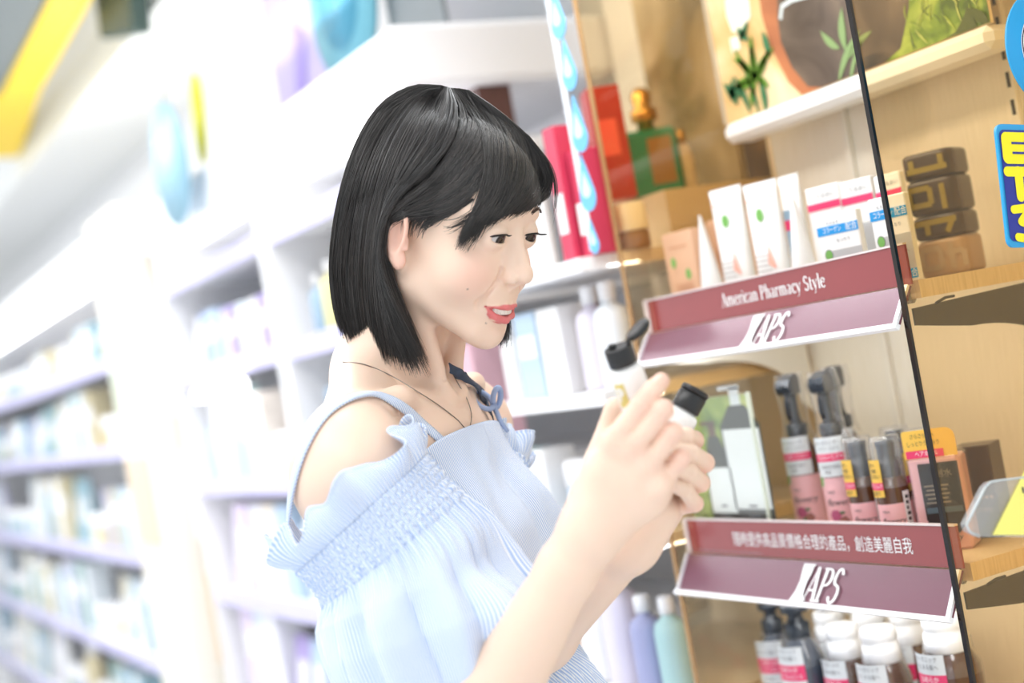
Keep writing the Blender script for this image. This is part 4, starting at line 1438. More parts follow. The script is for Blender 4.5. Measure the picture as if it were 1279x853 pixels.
MB().box((0, .002, .02), (.012, .001, .34), 0, M=Matrix.Rotation(0, 4, 'Y')).build('strip_film', mat('strip_film_white', srgb(236, 244, 250), .3), ds)
st_ = lambda x, y, X: tuple(onX(x, y, X))
M_crim = mat('crimson_pack', srgb(208, 60, 92), .4, noise=.2, nscale=10)
M_mag = mat('magenta_pack', srgb(206, 52, 122), .4)
for (x, yb, yt, X, wd, mtl, lab) in ((706, 290, 150, .965, .030, M_crim, 'crimson carton leaning beside the drop tags, left one'),
                                     (722, 285, 190, .985, .030, M_mag, 'magenta carton behind the drop tags'),
                                     (745, 270, 175, .975, .030, M_crim, 'crimson carton right of the drop tags against the amber panel')):
    b, tp = onX(x, yb, X), onX(x, yt, X)
    zb_ = 1.42
    h = max(.08, tp[2] - zb_)
    t = thing('beauty_carton', lab, 'carton', (X, max(b[1], S1 + .03), zb_ + .0005), RZ)
    MB().box((0, .02, h / 2), (wd, .04, h), 0, bev=.001).build('carton_body', mtl, t)
    MB().box((0, -.0005, h * .35), (wd * .7, .001, h * .3)).build('printed_label', M_print, t)
board('grey_card', 'pale grey display card standing behind the crimson cartons', 'card', (1.06, S1 + .33, 1.421), .12, .2, (mat('card_grey', srgb(206, 206, 206), .5),))

# ---- behind the far amber panel: perfume display of the next bay
SB = S1 + .10
M_redbox = mat('red_box', srgb(172, 50, 46), .3)
M_tealg = mat('teal_glass', srgb(10, 130, 96), .15, coat=.5)
M_gold = mat('gold_metal', srgb(206, 160, 90), .25, .8)
M_tan2 = mat('tan_board', srgb(214, 202, 182), .5, noise=.12, nscale=9)
pb_ = thing('perfume_bay', 'white perfume bay with a tan board seen through the far amber panel', 'display bay', (1.33, S1 + .225, 0.0), RZ)
MB().box((0, .010, 1.05), (.41, .02, 2.1)).build('back_board', M_fix, pb_)
MB().box((.105, -.002, 1.72), (.19, .004, .60)).build('tan_board', M_tan2, pb_)
MB().box((.105, -.002, 1.18), (.19, .004, .44)).build('tan_board', M_tan2, pb_)
for z in (.55, .83, 1.05, 1.245, 1.42):
    MB().box((.006, -.19, z - .009), (.39, .37, .018)).build('shelf_board', M_fix, pb_)
MB().box((.10, -.118, 1.457), (.20, .216, .073)).build('riser', M_tan2, pb_)
MB().box((.0, -.17, .05), (.40, .33, .10)).build('plinth', M_fix, pb_)
p = onS(772, 250, 1.665)
t = thing('perfume_carton', 'tall red carton beside the teal bottle behind the far amber panel', 'carton', (p[0], 1.665, 1.4955), -.35)
MB().box((0, 0, .078), (.046, .046, .156), 0, bev=.001).build('carton_body', M_redbox, t)
MB().box((-.004, -.0234, .085), (.03, .0008, .05)).build('printed_label', mat('red_print', srgb(226, 90, 80), .4), t)
p = onS(822, 245, 1.70)
t = thing('perfume_bottle', 'teal perfume bottle with gold cap and label behind the far amber panel', 'bottle', (p[0], 1.70, 1.4955), -.45)
MB().box((0, 0, .050), (.078, .034, .098), 0, bev=.006).build('bottle_body', M_tealg, t)
MB().lathe([(.012, .098), (.012, .112), (.019, .113), (.019, .128), (.012, .132), (.015, .150), (.008, .160), (0, .162)], 20).build('gold_cap', M_gold, t)
MB().box((.012, -.0176, .052), (.034, .001, .066)).build('gold_label', mat('brown_gold_label', srgb(150, 112, 60), .35), t)
p = onS(858, 232, 1.70)
t = thing('perfume_vial', 'slim cream vial beside the teal perfume bottle', 'vial', (p[0], 1.695, 1.4955), -.3)
MB().lathe([(.010, 0), (.013, .004), (.014, .050), (.010, .07), (.006, .074)], 16).build('vial_body', mat('vial_cream', srgb(226, 206, 176), .3), t)
MB().lathe([(.007, .074), (.007, .094), (0, .095)], 14).build('vial_cap', M_gold, t)
t = thing('perfume_poster', 'dark brown mottled perfume poster at the back of the tan bay', 'poster', (1.322, S1 + .17, 1.50), RZ)
MB().box((.11, 0, .20), (.12, .004, .40)).build('poster_sheet', poster_mat('poster_umber', srgb(60, 44, 34), srgb(96, 74, 56), srgb(150, 124, 96), 9), t)
MB().box((-.06, -.002, .25), (.20, .004, .50)).build('poster_sheet', poster_mat('poster_olive', srgb(104, 88, 52), srgb(160, 140, 104), srgb(222, 204, 178), 5), t)
p = onS(836, 500, 1.66)
t = thing('orange_carton', 'small orange carton behind the far amber panel, above her fingers', 'carton', (p[0] + .09, 1.66, 1.0505), -.4)
MB().box((0, 0, .045), (.05, .04, .09), 0, bev=.001).build('carton_body', poster_mat('orange_print', srgb(226, 130, 50), srgb(240, 160, 70), srgb(246, 206, 120), 20), t)
t = thing('dark_carton', 'blurred dark brown carton on the shelving just above her hair', 'carton', (1.09, 2.055, 1.6605), RZ)
MB().box((0, .03, .05), (.060, .06, .10), 0, bev=.001).build('carton_body', mat('umber_card', srgb(96, 66, 62), .4), t)
# ================================================================== the shopper
import openvdb
VOX = 0.0010
HS = 0.936                                   # head scale
HO = np.array([-0.0447, 1.400, 0.1334])      # midpoint between the ears, in the camera-levelled frame


def head_axes(yaw, pitch, roll):
    y, p, r = (math.radians(a) for a in (yaw, pitch, roll))
    B = np.array([[1, 0, 0], [0, -1, 0], [0, 0, 1.0]])
    Rp = np.array([[1, 0, 0], [0, math.cos(p), math.sin(p)], [0, -math.sin(p), math.cos(p)]])
    Rr = np.array([[math.cos(r), 0, math.sin(r)], [0, 1, 0], [-math.sin(r), 0, math.cos(r)]])
    Ry = np.array([[math.cos(y), -math.sin(y), 0], [math.sin(y), math.cos(y), 0], [0, 0, 1]])
    return Ry @ B @ Rp @ Rr


HM = head_axes(55.8, 22.2, 0.0)


def h2c(p):
    return HO + HS * (np.asarray(p, float) @ HM.T)


def c2h(P):
    return ((P - HO) @ HM) / HS


# ------------------------------------------------------------------ distance fields
def smin(a, b, k):
    if k <= 0:
        return np.minimum(a, b)
    h = np.clip(0.5 + 0.5 * (b - a) / k, 0, 1)
    return b + (a - b) * h - k * h * (1 - h)


def smax(a, b, k):
    return -smin(-a, -b, k)


class Cap:                                   # tapered capsule
    def __init__(s, a, b, ra, rb):
        s.a, s.b, s.ra, s.rb = np.asarray(a, np.float32), np.asarray(b, np.float32), ra, rb
        s.c = (s.a + s.b) / 2
        s.r = float(np.linalg.norm(s.b - s.a)) / 2 + max(ra, rb)

    def d(s, P):
        ba = s.b - s.a
        t = np.clip((P - s.a) @ ba / (ba @ ba + 1e-12), 0, 1)
        q = P - s.a - t[:, None] * ba
        return np.sqrt((q * q).sum(1)) - (s.ra + (s.rb - s.ra) * t)


class Ell:                                   # ellipsoid with its own axes
    def __init__(s, c, r, ax=None):
        s.c, s.rr = np.asarray(c, np.float32), np.asarray(r, np.float32)
        s.ax = np.asarray(np.eye(3) if ax is None else ax, np.float32)      # columns = axes
        s.r = float(max(r))

    def d(s, P):
        q = (P - s.c) @ s.ax
        k0 = np.sqrt(((q / s.rr) ** 2).sum(1))
        k1 = np.sqrt(((q / s.rr ** 2) ** 2).sum(1)) + 1e-9
        return np.where(k0 < 1e-3, -float(min(s.rr)), k0 * (k0 - 1) / k1)


class Grp:
    """ordered list of (operation, shape, blend)"""

    def __init__(s, ops):
        s.ops = ops
        add = [o[1] for o in ops if o[0] == 'u']
        s.c = np.mean([a.c for a in add], axis=0)
        s.r = max(float(np.linalg.norm(a.c - s.c)) + a.r for a in add)

    def d(s, P, cc=None, hh=None):
        out = np.full(len(P), 1.0, np.float32)
        for op, sh, k in s.ops:
            if cc is not None and np.linalg.norm(sh.c - cc) - sh.r > hh + k * 1.2 + 0.012:
                continue
            v = sh.d(P, cc, hh) if isinstance(sh, Grp) else sh.d(P)
            out = smin(out, v, k) if op == 'u' else smax(out, -v, k)
        return out


def U(sh, k=0.0):
    return ('u', sh, k)


def SUB(sh, k=0.0):
    return ('s', sh, k)


# --- head, in head units; x to her left, y forward, z up
def hE(c, r, rot=None):
    A = HM if rot is None else HM @ np.array(rot)
    return Ell(h2c(c), np.array(r) * HS, A)


def hC(a, b, ra, rb):
    return Cap(h2c(a), h2c(b), ra * HS, rb * HS)


def rotx(d):
    a = math.radians(d)
    return [[1, 0, 0], [0, math.cos(a), -math.sin(a)], [0, math.sin(a), math.cos(a)]]


def rotz(d):
    a = math.radians(d)
    return [[math.cos(a), -math.sin(a), 0], [math.sin(a), math.cos(a), 0], [0, 0, 1]]


EYE = (0.0282, 0.0728, 0.0172)
ER = 0.0155
head = [U(hE((0, -.010, .046), (.0735, .092, .079))),
        U(hE((0, .030, .046), (.061, .0575, .056)), .02),
        U(hE((0, .026, -.020), (.0605, .058, .066)), .02)]
for sx in (-1, 1):
    head += [U(hC((sx * .050, .004, -.046), (sx * .020, .060, -.083), .0145, .0130), .022),
             U(hE((sx * .036, .053, -.024), (.026, .0265, .027)), .018),
             U(hE((sx * .033, .066, .037), (.022, .0145, .008)), .012)]
head += [U(hE((0, .060, -.050), (.030, .0285, .028)), .016),
         U(hE((0, .0655, -.0890), (.0165, .0165, .0150)), .016)]
for sx in (-1, 1):                           # orbits, lids
    head += [SUB(hE((sx * .0285, .0968, .0172), (.0165, .0090, .0098)), .010)]
head += [U(hC((0, .0845, .018), (0, .0992, -.014), .0056, .0076), .010),
         U(hE((0, .1012, -.0200), (.0094, .0092, .0086)), .006),
         U(hC((0, .096, -.0255), (0, .0885, -.0345), .0042, .0042), .004)]
for sx in (-1, 1):
    head.append(U(hC((sx * .0035, .0830, .008), (sx * .0088, .0885, -.0170), .0045, .0058), .008))
for sx in (-1, 1):
    head += [U(hE((sx * .0104, .0912, -.0238), (.0060, .0090, .0070)), .0032),
             SUB(hE((sx * .0062, .0955, -.0310), (.0036, .0058, .0030)), .0016),
             SUB(hC((sx * .0166, .0845, -.0160), (sx * .0176, .0815, -.0265), .0007, .0007), .0045)]
for sx in (-1, 1):
    e = (sx * EYE[0], EYE[1], EYE[2])
    lid = Grp([U(Ell(h2c(e), np.array([ER + .0016] * 3) * HS)),
               SUB(hE((sx * .0288, .0925, .0152), (.0158, .0130, .0047), rotz(-sx * 12)), .0012)])
    head += [U(lid, .0035)]
# mouth: lips as bowed capsules, a parted smile between them
LU = [(-.0265, .0765, -.0540), (-.0150, .0850, -.0556), (-.0050, .0885, -.0548), (0, .0882, -.0555), (.0050, .0885, -.0548), (.0150, .0850, -.0556), (.0265, .0765, -.0540)]
LL = [(-.0255, .0760, -.0560), (-.0145, .0835, -.0660), (0, .0864, -.0696), (.0145, .0835, -.0660), (.0255, .0760, -.0560)]
LM = [(-.0250, .0775, -.0551), (-.0130, .0880, -.0600), (0, .0925, -.0618), (.0130, .0880, -.0600), (.0250, .0775, -.0551)]
rU = [.0010, .0026, .0032, .0029, .0032, .0026, .0010]
rL = [.0010, .0034, .0042, .0034, .0010]
for L, r in ((LU, rU), (LL, rL)):
    for i in range(len(L) - 1):
        head.append(U(hC(L[i], L[i + 1], r[i], r[i + 1]), .0030))
for i in range(4):
    w_ = (.0004, .0030, .0036, .0030, .0004)
    for dy in (0, -.006, -.012):
        a, b = np.array(LM[i]) + (0, dy, 0), np.array(LM[i + 1]) + (0, dy, 0)
        head.append(SUB(hC(a, b, w_[i], w_[i + 1]), .0010))
for sx in (-1, 1):                           # corner dimples, chin crease, philtrum
    head.append(SUB(hE((sx * .0305, .0760, -.0535), (.0022, .004, .0050)), .006))
head.append(SUB(hC((-.010, .0870, -.0790), (.010, .0870, -.0790), .0022, .0022), .008))
head.append(SUB(hC((0, .0940, -.037), (0, .0930, -.049), .0012, .0012), .004))
for sx in (-1, 1):
    head.append(SUB(hC((sx * .0205, .0850, -.028), (sx * .0320, .0735, -.050), .0005, .0006), .007))
for sx in (-1, 1):                           # ears
    A = np.array(rotz(sx * -18)) @ np.array(rotx(-8))
    ear = Grp([U(hE((sx * .0760, -.007, .006), (.0070, .0170, .0295), A)),
               U(hE((sx * .0742, -.001, -.022), (.0060, .0090, .0100), A), .006),
               SUB(hE((sx * .0822, -.003, .005), (.0060, .0090, .0180), A), .004),
               U(hC((sx * .0752, .005, .000), (sx * .0762, .007, -.008), .0028, .0026), .003)])
    head.append(U(ear, .005))
HEAD = Grp(head)

# --- body, in the camera-levelled frame
TF, TL = np.array([.914, -.407, 0.0]), np.array([.407, .914, 0.0])       # she faces TF, her left is TL
TAX = np.column_stack([TL, TF, [0, 0, 1]])
CB = np.array([-.112, 1.432, 0.0])           # spine line at the chest


def tb(l, f, z):
    return CB + TL * l + TF * f + np.array([0, 0, z])


def tE(l, f, z, r):
    return Ell(tb(l, f, z), r, TAX)


SHR = pk(447, 585, 1.275)
ELR = pk(567, 962, 1.215)
WRR = pk(737, 662, 1.150)
SHL = tb(.146, -.012, -.060)
ELL_ = pk(632, 836, 1.40)
WRL = pk(786, 680, 1.245)


def lerp(a, b, t):
    return a + (b - a) * t


body = [U(tE(0, .0, -.165, (.128, .088, .150))),
        U(tE(0, -.008, -.046, (.118, .056, .050)), .05),
        U(tE(0, .006, -.330, (.112, .078, .130)), .05),
        U(tE(0, .000, -.470, (.150, .098, .120)), .05),
        U(tE(-.060, .066, -.168, (.052, .042, .050)), .035),
        U(tE(.060, .066, -.168, (.052, .042, .050)), .035)]
NB, NT = tb(0, -.030, -.010), h2c((0, -.034, -.030))
body += [U(Cap(NB, NT, .048, .0440), .022),
         U(Cap(tb(-.020, -.030, .022), tb(-.118, -.002, -.034), .030, .027), .030),
         U(Cap(tb(.020, -.030, .022), tb(.112, -.006, -.034), .030, .027), .030)]
for sx in (-1, 1):                           # collar bones, throat muscles
    body += [U(Cap(tb(sx * .012, .046, -.022), tb(sx * .080, .036, -.012), .0060, .0065), .018),
             U(Cap(tb(sx * .080, .036, -.012), tb(sx * .130, .004, -.016), .0065, .0070), .020),
             U(Cap(tb(sx * .010, .048, -.012), h2c((sx * .058, -.012, -.020)), .0060, .0105), .022)]
body.append(SUB(tE(0, .060, -.004, (.010, .010, .010)), .012))
# right arm
body += [U(Ell(pk(441, 592, 1.285), (.057, .054, .063)), .035),
         U(Cap(lerp(SHR, ELR, .05), lerp(SHR, ELR, .55), .0480, .0400), .020),
         U(Cap(lerp(SHR, ELR, .55), ELR, .0400, .0330), .02),
         U(Cap(ELR, lerp(ELR, WRR, .28), .0330, .0345), .012),
         U(Cap(lerp(ELR, WRR, .28), lerp(ELR, WRR, .85), .0345, .0235), .02),
         U(Cap(lerp(ELR, WRR, .85), WRR, .0235, .0225), .012)]
# left arm
body += [U(Ell(SHL, (.046, .046, .050)), .035),
         U(Cap(SHL, ELL_, .042, .032), .02),
         U(Cap(ELL_, lerp(ELL_, WRL, .3), .030, .031), .012),
         U(Cap(lerp(ELL_, WRL, .3), WRL, .031, .0215), .02)]
# legs
for sx in (-1, 1):
    hip, kn, an = tb(sx * .075, .0, -.50), tb(sx * .080, .015, -.84), tb(sx * .082, -.015, -1.235)
    body += [U(Cap(hip, kn, .078, .050), .03), U(Cap(kn, lerp(kn, an, .35), .048, .047), .02), U(Cap(lerp(kn, an, .35), an, .047, .033), .02),
             U(Cap(tb(sx * .082, -.03, -1.262), tb(sx * .088, .12, -1.280), .034, .020), .02)]


# --- hands: list of joints in photo space; every finger is its own chain
def chain(pts, rs):
    P = [pk(*p) for p in pts]
    return [U(Cap(P[i], P[i + 1], rs[i], rs[i + 1]), .0015) for i in range(len(P) - 1)]


FR = (.0087, .0085, .0079, .0067)
RH_F = {'index': [(768, 548, 1.128), (802, 505, 1.122), (817, 486, 1.126), (826, 476, 1.132)],
        'middle': [(788, 560, 1.126), (828, 512, 1.118), (824, 514, 1.142), (808, 522, 1.158)],
        'ring': [(809, 581, 1.128), (840, 540, 1.120), (836, 541, 1.142), (820, 547, 1.158)],
        'little': [(826, 606, 1.134), (851, 572, 1.128), (847, 573, 1.146), (834, 576, 1.160)]}
RH_T = [(735, 622, 1.160), (747, 574, 1.180), (761, 534, 1.184), (766, 508, 1.178)]
rh = []
for nm, pts in RH_F.items():
    k = {'index': 1.0, 'middle': 1.02, 'ring': .96, 'little': .86}[nm]
    rh.append(U(Grp(chain(pts, [r * k for r in FR])), .0014))
palm = [U(Cap(WRR, pk(756, 588, 1.138), .0215, .0160)), U(Cap(WRR, pk(785, 598, 1.136), .0215, .0160), .012), U(Cap(pk(744, 668, 1.152), pk(808, 620, 1.140), .0200, .0150), .012),
        U(Cap(pk(756, 588, 1.138), pk(767, 552, 1.132), .0150, .0112), .012), U(Cap(pk(785, 598, 1.136), pk(790, 560, 1.131), .0150, .0112), .012),
        U(Cap(pk(800, 608, 1.138), pk(811, 580, 1.133), .0150, .0108), .012), U(Cap(pk(808, 620, 1.141), pk(828, 603, 1.138), .0150, .0102), .012),
        U(Cap(WRR, pk(741, 614, 1.158), .0190, .0165), .012)]
for k_ in ((767, 549), (788, 560), (809, 581), (826, 606)):      # knuckles
    palm.append(U(Ell(pk(k_[0] - 1, k_[1] + 2, 1.1240), (.0085, .0085, .0085)), .010))
RHAND = Grp([U(Grp(palm)), U(Grp(rh), .0038)] + [U(Grp(chain(RH_T, (.0135, .0112, .0096, .0074))), .008)])
LH_F = {'index': [(842, 570, 1.262), (867, 550, 1.232), (857, 545, 1.212), (842, 546, 1.204)],
        'middle': [(846, 592, 1.262), (880, 578, 1.228), (863, 566, 1.206), (844, 562, 1.198)],
        'ring': [(842, 614, 1.260), (875, 603, 1.226), (861, 590, 1.205), (842, 584, 1.197)],
        'little': [(834, 636, 1.258), (868, 629, 1.228), (856, 612, 1.208), (838, 604, 1.200)]}
lh = []
for nm, pts in LH_F.items():
    k = {'index': .98, 'middle': 1.0, 'ring': .96, 'little': .86}[nm]
    lh.append(U(Grp(chain(pts, [r * k for r in FR])), .0014))
lp_ = [U(Cap(WRL, pk(830, 595, 1.268), .0215, .0140)), U(Cap(WRL, pk(836, 618, 1.264), .0215, .0140), .012), U(Cap(WRL, pk(830, 638, 1.258), .0210, .0150), .012),
       U(Cap(pk(800, 672, 1.235), pk(826, 640, 1.235), .019, .016), .012), U(Cap(pk(826, 596, 1.266), pk(842, 572, 1.262), .0140, .0110), .012)]
LH_T = [(806, 650, 1.240), (806, 602, 1.222), (818, 566, 1.214), (828, 546, 1.212)]
LHAND = Grp([U(Grp(lp_)), U(Grp(lh), .0040)] + [U(Grp(chain(LH_T, (.0145, .0112, .0096, .0074))), .008)])
BODY = Grp(body)
SKIN = Grp([U(BODY), U(HEAD, .012), U(RHAND, .010), U(LHAND, .010)])


def mesh_field(F, lo, hi, vox, B=24):
    """blocks of a grid near the surface -> one smooth mesh"""
    g = openvdb.FloatGrid(background=1.0)
    lo, hi = np.asarray(lo), np.asarray(hi)
    nb = np.ceil((hi - lo) / (vox * B)).astype(int)
    hd = vox * B * math.sqrt(3) / 2
    ii = np.stack(np.meshgrid(*[np.arange(B)] * 3, indexing='ij'), -1).reshape(-1, 3)
    cen = np.stack(np.meshgrid(*[np.arange(k) for k in nb], indexing='ij'), -1).reshape(-1, 3)
    cc = (lo + (cen + .5) * vox * B).astype(np.float32)
    dc = F.d(cc)
    one = -np.ones((B, B, B), np.float32)
    for b, c, d in zip(cen, cc, dc):
        if d > hd * 1.6 + .004:
            continue
        if d < -hd * 1.9 - .012:
            g.copyFromArray(one, ijk=tuple(int(k) for k in b * B))
            continue
        P = (lo + (b * B + ii) * vox).astype(np.float32)
        v = F.d(P, c, hd)
        g.copyFromArray(np.clip(v / vox, -3, 3).reshape(B, B, B).astype(np.float32), ijk=tuple(int(k) for k in b * B))
    V, Q = g.convertToQuads(0.0)
    return (V * vox + lo).astype(np.float32), Q[:, ::-1]


PO = np.array([-.112, 1.432, -CAMH])         # where she stands
person_rot = -TH


def loc(P):
    return np.asarray(P) - PO


def np_mesh(name, V, Fq, mats, parent=None, smooth=True, attr=None, uv=None, mi=None):
    me = bpy.data.meshes.new(name)
    V = np.asarray(V, np.float32)
    Fq = np.asarray(Fq, np.int32)
    k = Fq.shape[1]
    me.vertices.add(len(V))
    me.vertices.foreach_set('co', V.ravel())
    me.loops.add(Fq.size)
    me.loops.foreach_set('vertex_index', Fq.ravel())
    me.polygons.add(len(Fq))
    me.polygons.foreach_set('loop_start', np.arange(len(Fq)) * k)
    for m in (mats if isinstance(mats, (list, tuple)) else [mats]):
        me.materials.append(m)
    me.polygons.foreach_set('use_smooth', np.full(len(Fq), smooth))
    if mi is not None:
        me.polygons.foreach_set('material_index', np.asarray(mi, np.int32))
    if attr is not None:
        for an, arr in attr.items():
            a = me.attributes.new(an, 'FLOAT', 'POINT')
            a.data.foreach_set('value', np.asarray(arr, np.float32))
    if uv is not None:
        u = me.uv_layers.new(name='UVMap')
        u.data.foreach_set('uv', np.asarray(uv, np.float32)[Fq.ravel()].ravel())
    me.update(calc_edges=True)
    me.validate()
    o = bpy.data.objects.new(name, me)
    COL.objects.link(o)
    if parent is not None:
        o.parent = parent
    return o


def seg_dist(P, pts, rs=None):
    """distance to a polyline (minus a radius along it)"""
    out = np.full(len(P), 9.0)
    for i in range(len(pts) - 1):
        a, b = np.array(pts[i]), np.array(pts[i + 1])
        ba = b - a
        t = np.clip((P - a) @ ba / (ba @ ba), 0, 1)
        d = np.linalg.norm(P - a - t[:, None] * ba, axis=1)
        if rs is not None:
            d = d - (rs[i] + (rs[i + 1] - rs[i]) * t)
        out = np.minimum(out, d)
    return out


V, Q = mesh_field(SKIN, (-.36, 1.02, -1.30), (.16, 1.68, .27), VOX)
HP = c2h(V.astype(float))
inhead = (np.abs(HP[:, 0]) < .09) & (HP[:, 1] > -.12) & (HP[:, 2] > -.12) & (HP[:, 2] < .14)
_ax = np.abs(HP[:, 0])
_zu = np.interp(_ax, [0, .005, .010, .016, .022, .0268], [-.0524, -.0515, -.0520, -.0532, -.0541, -.0547])
_zl = np.interp(_ax, [0, .006, .0125, .018, .0225, .0262], [-.0744, -.0737, -.0714, -.0682, -.0640, -.0562])
lip = np.where(inhead & (HP[:, 1] > .066) & (_ax < .0266), np.clip(np.minimum(_zu - HP[:, 2], HP[:, 2] - _zl) / .0010 + .4, 0, 1), 0)
cheek = np.zeros(len(V))
for sx in (-1, 1):
    cheek = np.maximum(cheek, np.where(inhead, np.exp(-(((HP - np.array([sx * .042, .066, -.022])) / .020) ** 2).sum(1)), 0))
KN = [pk(*RH_F[n][1]) for n in RH_F] + [pk(*RH_F[n][0]) for n in RH_F] + [pk(*LH_F[n][1]) for n in LH_F] + [pk(*RH_F['index'][3])]
flush = np.zeros(len(V))
for k_ in KN:
    flush = np.maximum(flush, np.exp(-(((V - k_) / .012) ** 2).sum(1)))
earr = np.where(inhead & (np.abs(HP[:, 0]) > .072) & (HP[:, 1] < .015), .6, 0)
blush = np.clip(np.maximum(cheek * .75, np.maximum(flush * .6, earr)), 0, 1)

# where hair grows the scalp is dark
_x, _y, _z = np.abs(HP[:, 0]), HP[:, 1], HP[:, 2]
_line = np.where(_y > .035, .078 + (.070 - _y) * .10 - _x * .35, np.where(_y > -.020, .026 + np.clip(_y - .012, 0, 1) * 1.2, -.050))
scalp = np.where(inhead, np.clip((_z - _line) / .006, 0, 1), 0) * np.where((_y < .012) & (_z < .035) & (_x > .066), 0, 1)
for m_ in (pk(607, 404, 1.37), pk(584, 361, 1.37)):
    q_ = V - m_
    q_ = q_ - np.outer(q_ @ (m_ / np.linalg.norm(m_)), m_ / np.linalg.norm(m_))
    scalp = np.maximum(scalp, np.where(inhead & (HP[:, 0] < 0) & (HP[:, 1] > .03), .40 * (np.linalg.norm(q_, axis=1) < .0010), 0))
M_skin = bpy.data.materials.new('skin')
M_skin.use_nodes = True
nt = M_skin.node_tree
bs = nt.nodes['Principled BSDF']
bs.inputs['Roughness'].default_value = 0.45
bs.inputs['Specular IOR Level'].default_value = 0.35
bs.inputs['Subsurface Weight'].default_value = 0.12
bs.inputs['Subsurface Radius'].default_value = (0.012, 0.005, 0.003)
bs.inputs['Subsurface Scale'].default_value = 0.6
a1 = nt.nodes.new('ShaderNodeAttribute')
a1.attribute_name = 'lip'
a2 = nt.nodes.new('ShaderNodeAttribute')
a2.attribute_name = 'blush'
m1 = nt.nodes.new('ShaderNodeMix')
m1.data_type = 'RGBA'
m1.inputs[6].default_value = (0.885, 0.665, 0.53, 1)
m1.inputs[7].default_value = (0.87, 0.48, 0.39, 1)
m2 = nt.nodes.new('ShaderNodeMix')
m2.data_type = 'RGBA'
m2.inputs[7].default_value = (0.74, 0.20, 0.20, 1)
nt.links.new(a2.outputs['Fac'], m1.inputs[0])
nt.links.new(m1.outputs[2], m2.inputs[6])
nt.links.new(a1.outputs['Fac'], m2.inputs[0])
a3 = nt.nodes.new('ShaderNodeAttribute')
a3.attribute_name = 'scalp'
m3 = nt.nodes.new('ShaderNodeMix')
m3.data_type = 'RGBA'
m3.inputs[7].default_value = (0.02, 0.018, 0.017, 1)
nt.links.new(a3.outputs['Fac'], m3.inputs[0])
nt.links.new(m2.outputs[2], m3.inputs[6])
nt.links.new(m3.outputs[2], bs.inputs['Base Color'])

person = np_mesh('person', loc(V), Q, M_skin, None, True, {'lip': lip, 'blush': blush, 'scalp': scalp})
tag(person, 'young woman with black bob in a blue striped off-shoulder dress, looking down at two bottles', 'person')
person.location = c2w(PO)
person.rotation_euler = (0, 0, person_rot)

# --- eyes, teeth, lashes, brows
M_eye = bpy.data.materials.new('eye')
M_eye.use_nodes = True
nt = M_eye.node_tree
bs = nt.nodes['Principled BSDF']
bs.inputs['Roughness'].default_value = 0.08
at = nt.nodes.new('ShaderNodeAttribute')
at.attribute_name = 'ring'
rp = nt.nodes.new('ShaderNodeValToRGB')
rp.color_ramp.elements[0].position, rp.color_ramp.elements[0].color = 0.0, (0.004, 0.003, 0.003, 1)
rp.color_ramp.elements[1].position, rp.color_ramp.elements[1].color = 1.0, (0.62, 0.58, 0.57, 1)  # white of the eye greyed, lash shadow put into its colour
for pos, colr in ((.12, (.004, .003, .003, 1)), (.14, (.040, .020, .012, 1)), (.31, (.016, .009, .007, 1)), (.35, (.62, .58, .57, 1))):
    e_ = rp.color_ramp.elements.new(pos)
    e_.color = colr
nt.links.new(at.outputs['Fac'], rp.inputs[0])
nt.links.new(rp.outputs[0], bs.inputs['Base Color'])
gaze_t = pk(815, 490, 1.26)                  # she looks at the bottles
M_lash = mat('lash_black', srgb(26, 22, 22), 0.5)
M_brow = mat('brow_brown', srgb(70, 54, 48), 0.6)
for sx in (-1, 1):
    ec = h2c((sx * EYE[0], EYE[1], EYE[2]))
    g = gaze_t - ec
    g /= np.linalg.norm(g)
    fwd = HM[:, 1]
    g = g * .62 + fwd * .38
    g /= np.linalg.norm(g)
    n1, n2 = 36, 40
    th = np.linspace(0, math.pi, n1)
    a = np.cross(g, [0, 0, 1.0])
    a /= np.linalg.norm(a)
    b_ = np.cross(g, a)
    VV, RR = [], []
    for t in th:
        for k in range(n2):
            p_ = 2 * math.pi * k / n2
            VV.append(ec + ER * HS * (math.cos(t) * g + math.sin(t) * (math.cos(p_) * a + math.sin(p_) * b_)))
            RR.append(t / (math.pi / 2) * .95)
    FF = [(i * n2 + k, i * n2 + (k + 1) % n2, (i + 1) * n2 + (k + 1) % n2, (i + 1) * n2 + k) for i in range(n1 - 1) for k in range(n2)]
    np_mesh('eye', loc(VV), np.array(FF)[:, ::-1], M_eye, person, True, {'ring': np.array(RR)})
    ls = MB()
    for k in range(26):                      # lashes along the upper lid
        q = k / 25
        ax_ = -.0125 + .0262 * q
        R_ = ER + .0017
        zz = .0050 * math.sqrt(max(0, 1 - ((ax_ - .0006) / .0150) ** 2)) - .0020
        yy = math.sqrt(max(1e-8, R_ ** 2 - ax_ ** 2 - zz ** 2))
        r_ = np.array([sx * (EYE[0] + ax_), EYE[1] + yy, EYE[2] + zz])
        ln = .0050 + .0045 * q
        d_ = np.array([sx * (.25 + .75 * (q - .3)), .85, -.18])
        d_ /= np.linalg.norm(d_)
        pts = [loc(h2c(r_ + d_ * ln * t + np.array([0, 0, .0022 * t * t]))) for t in (0, .5, 1)]
        ls.tube(pts, [.00040, .00032, .00010], 5)
    ln_ = []
    for k in range(13):                      # dark lid line
        ax_ = -.0130 + .0272 * k / 12
        zz = .0050 * math.sqrt(max(0, 1 - ((ax_ - .0006) / .0150) ** 2)) - .0021
        yy = math.sqrt(max(1e-8, (ER + .0016) ** 2 - ax_ ** 2 - zz ** 2))
        ln_.append(loc(h2c((sx * (EYE[0] + ax_), EYE[1] + yy, EYE[2] + zz))))
    ls.tube(ln_, [.0004] + [.00095] * 11 + [.0005], 6)
    ls.build('eyelashes', M_lash, person)


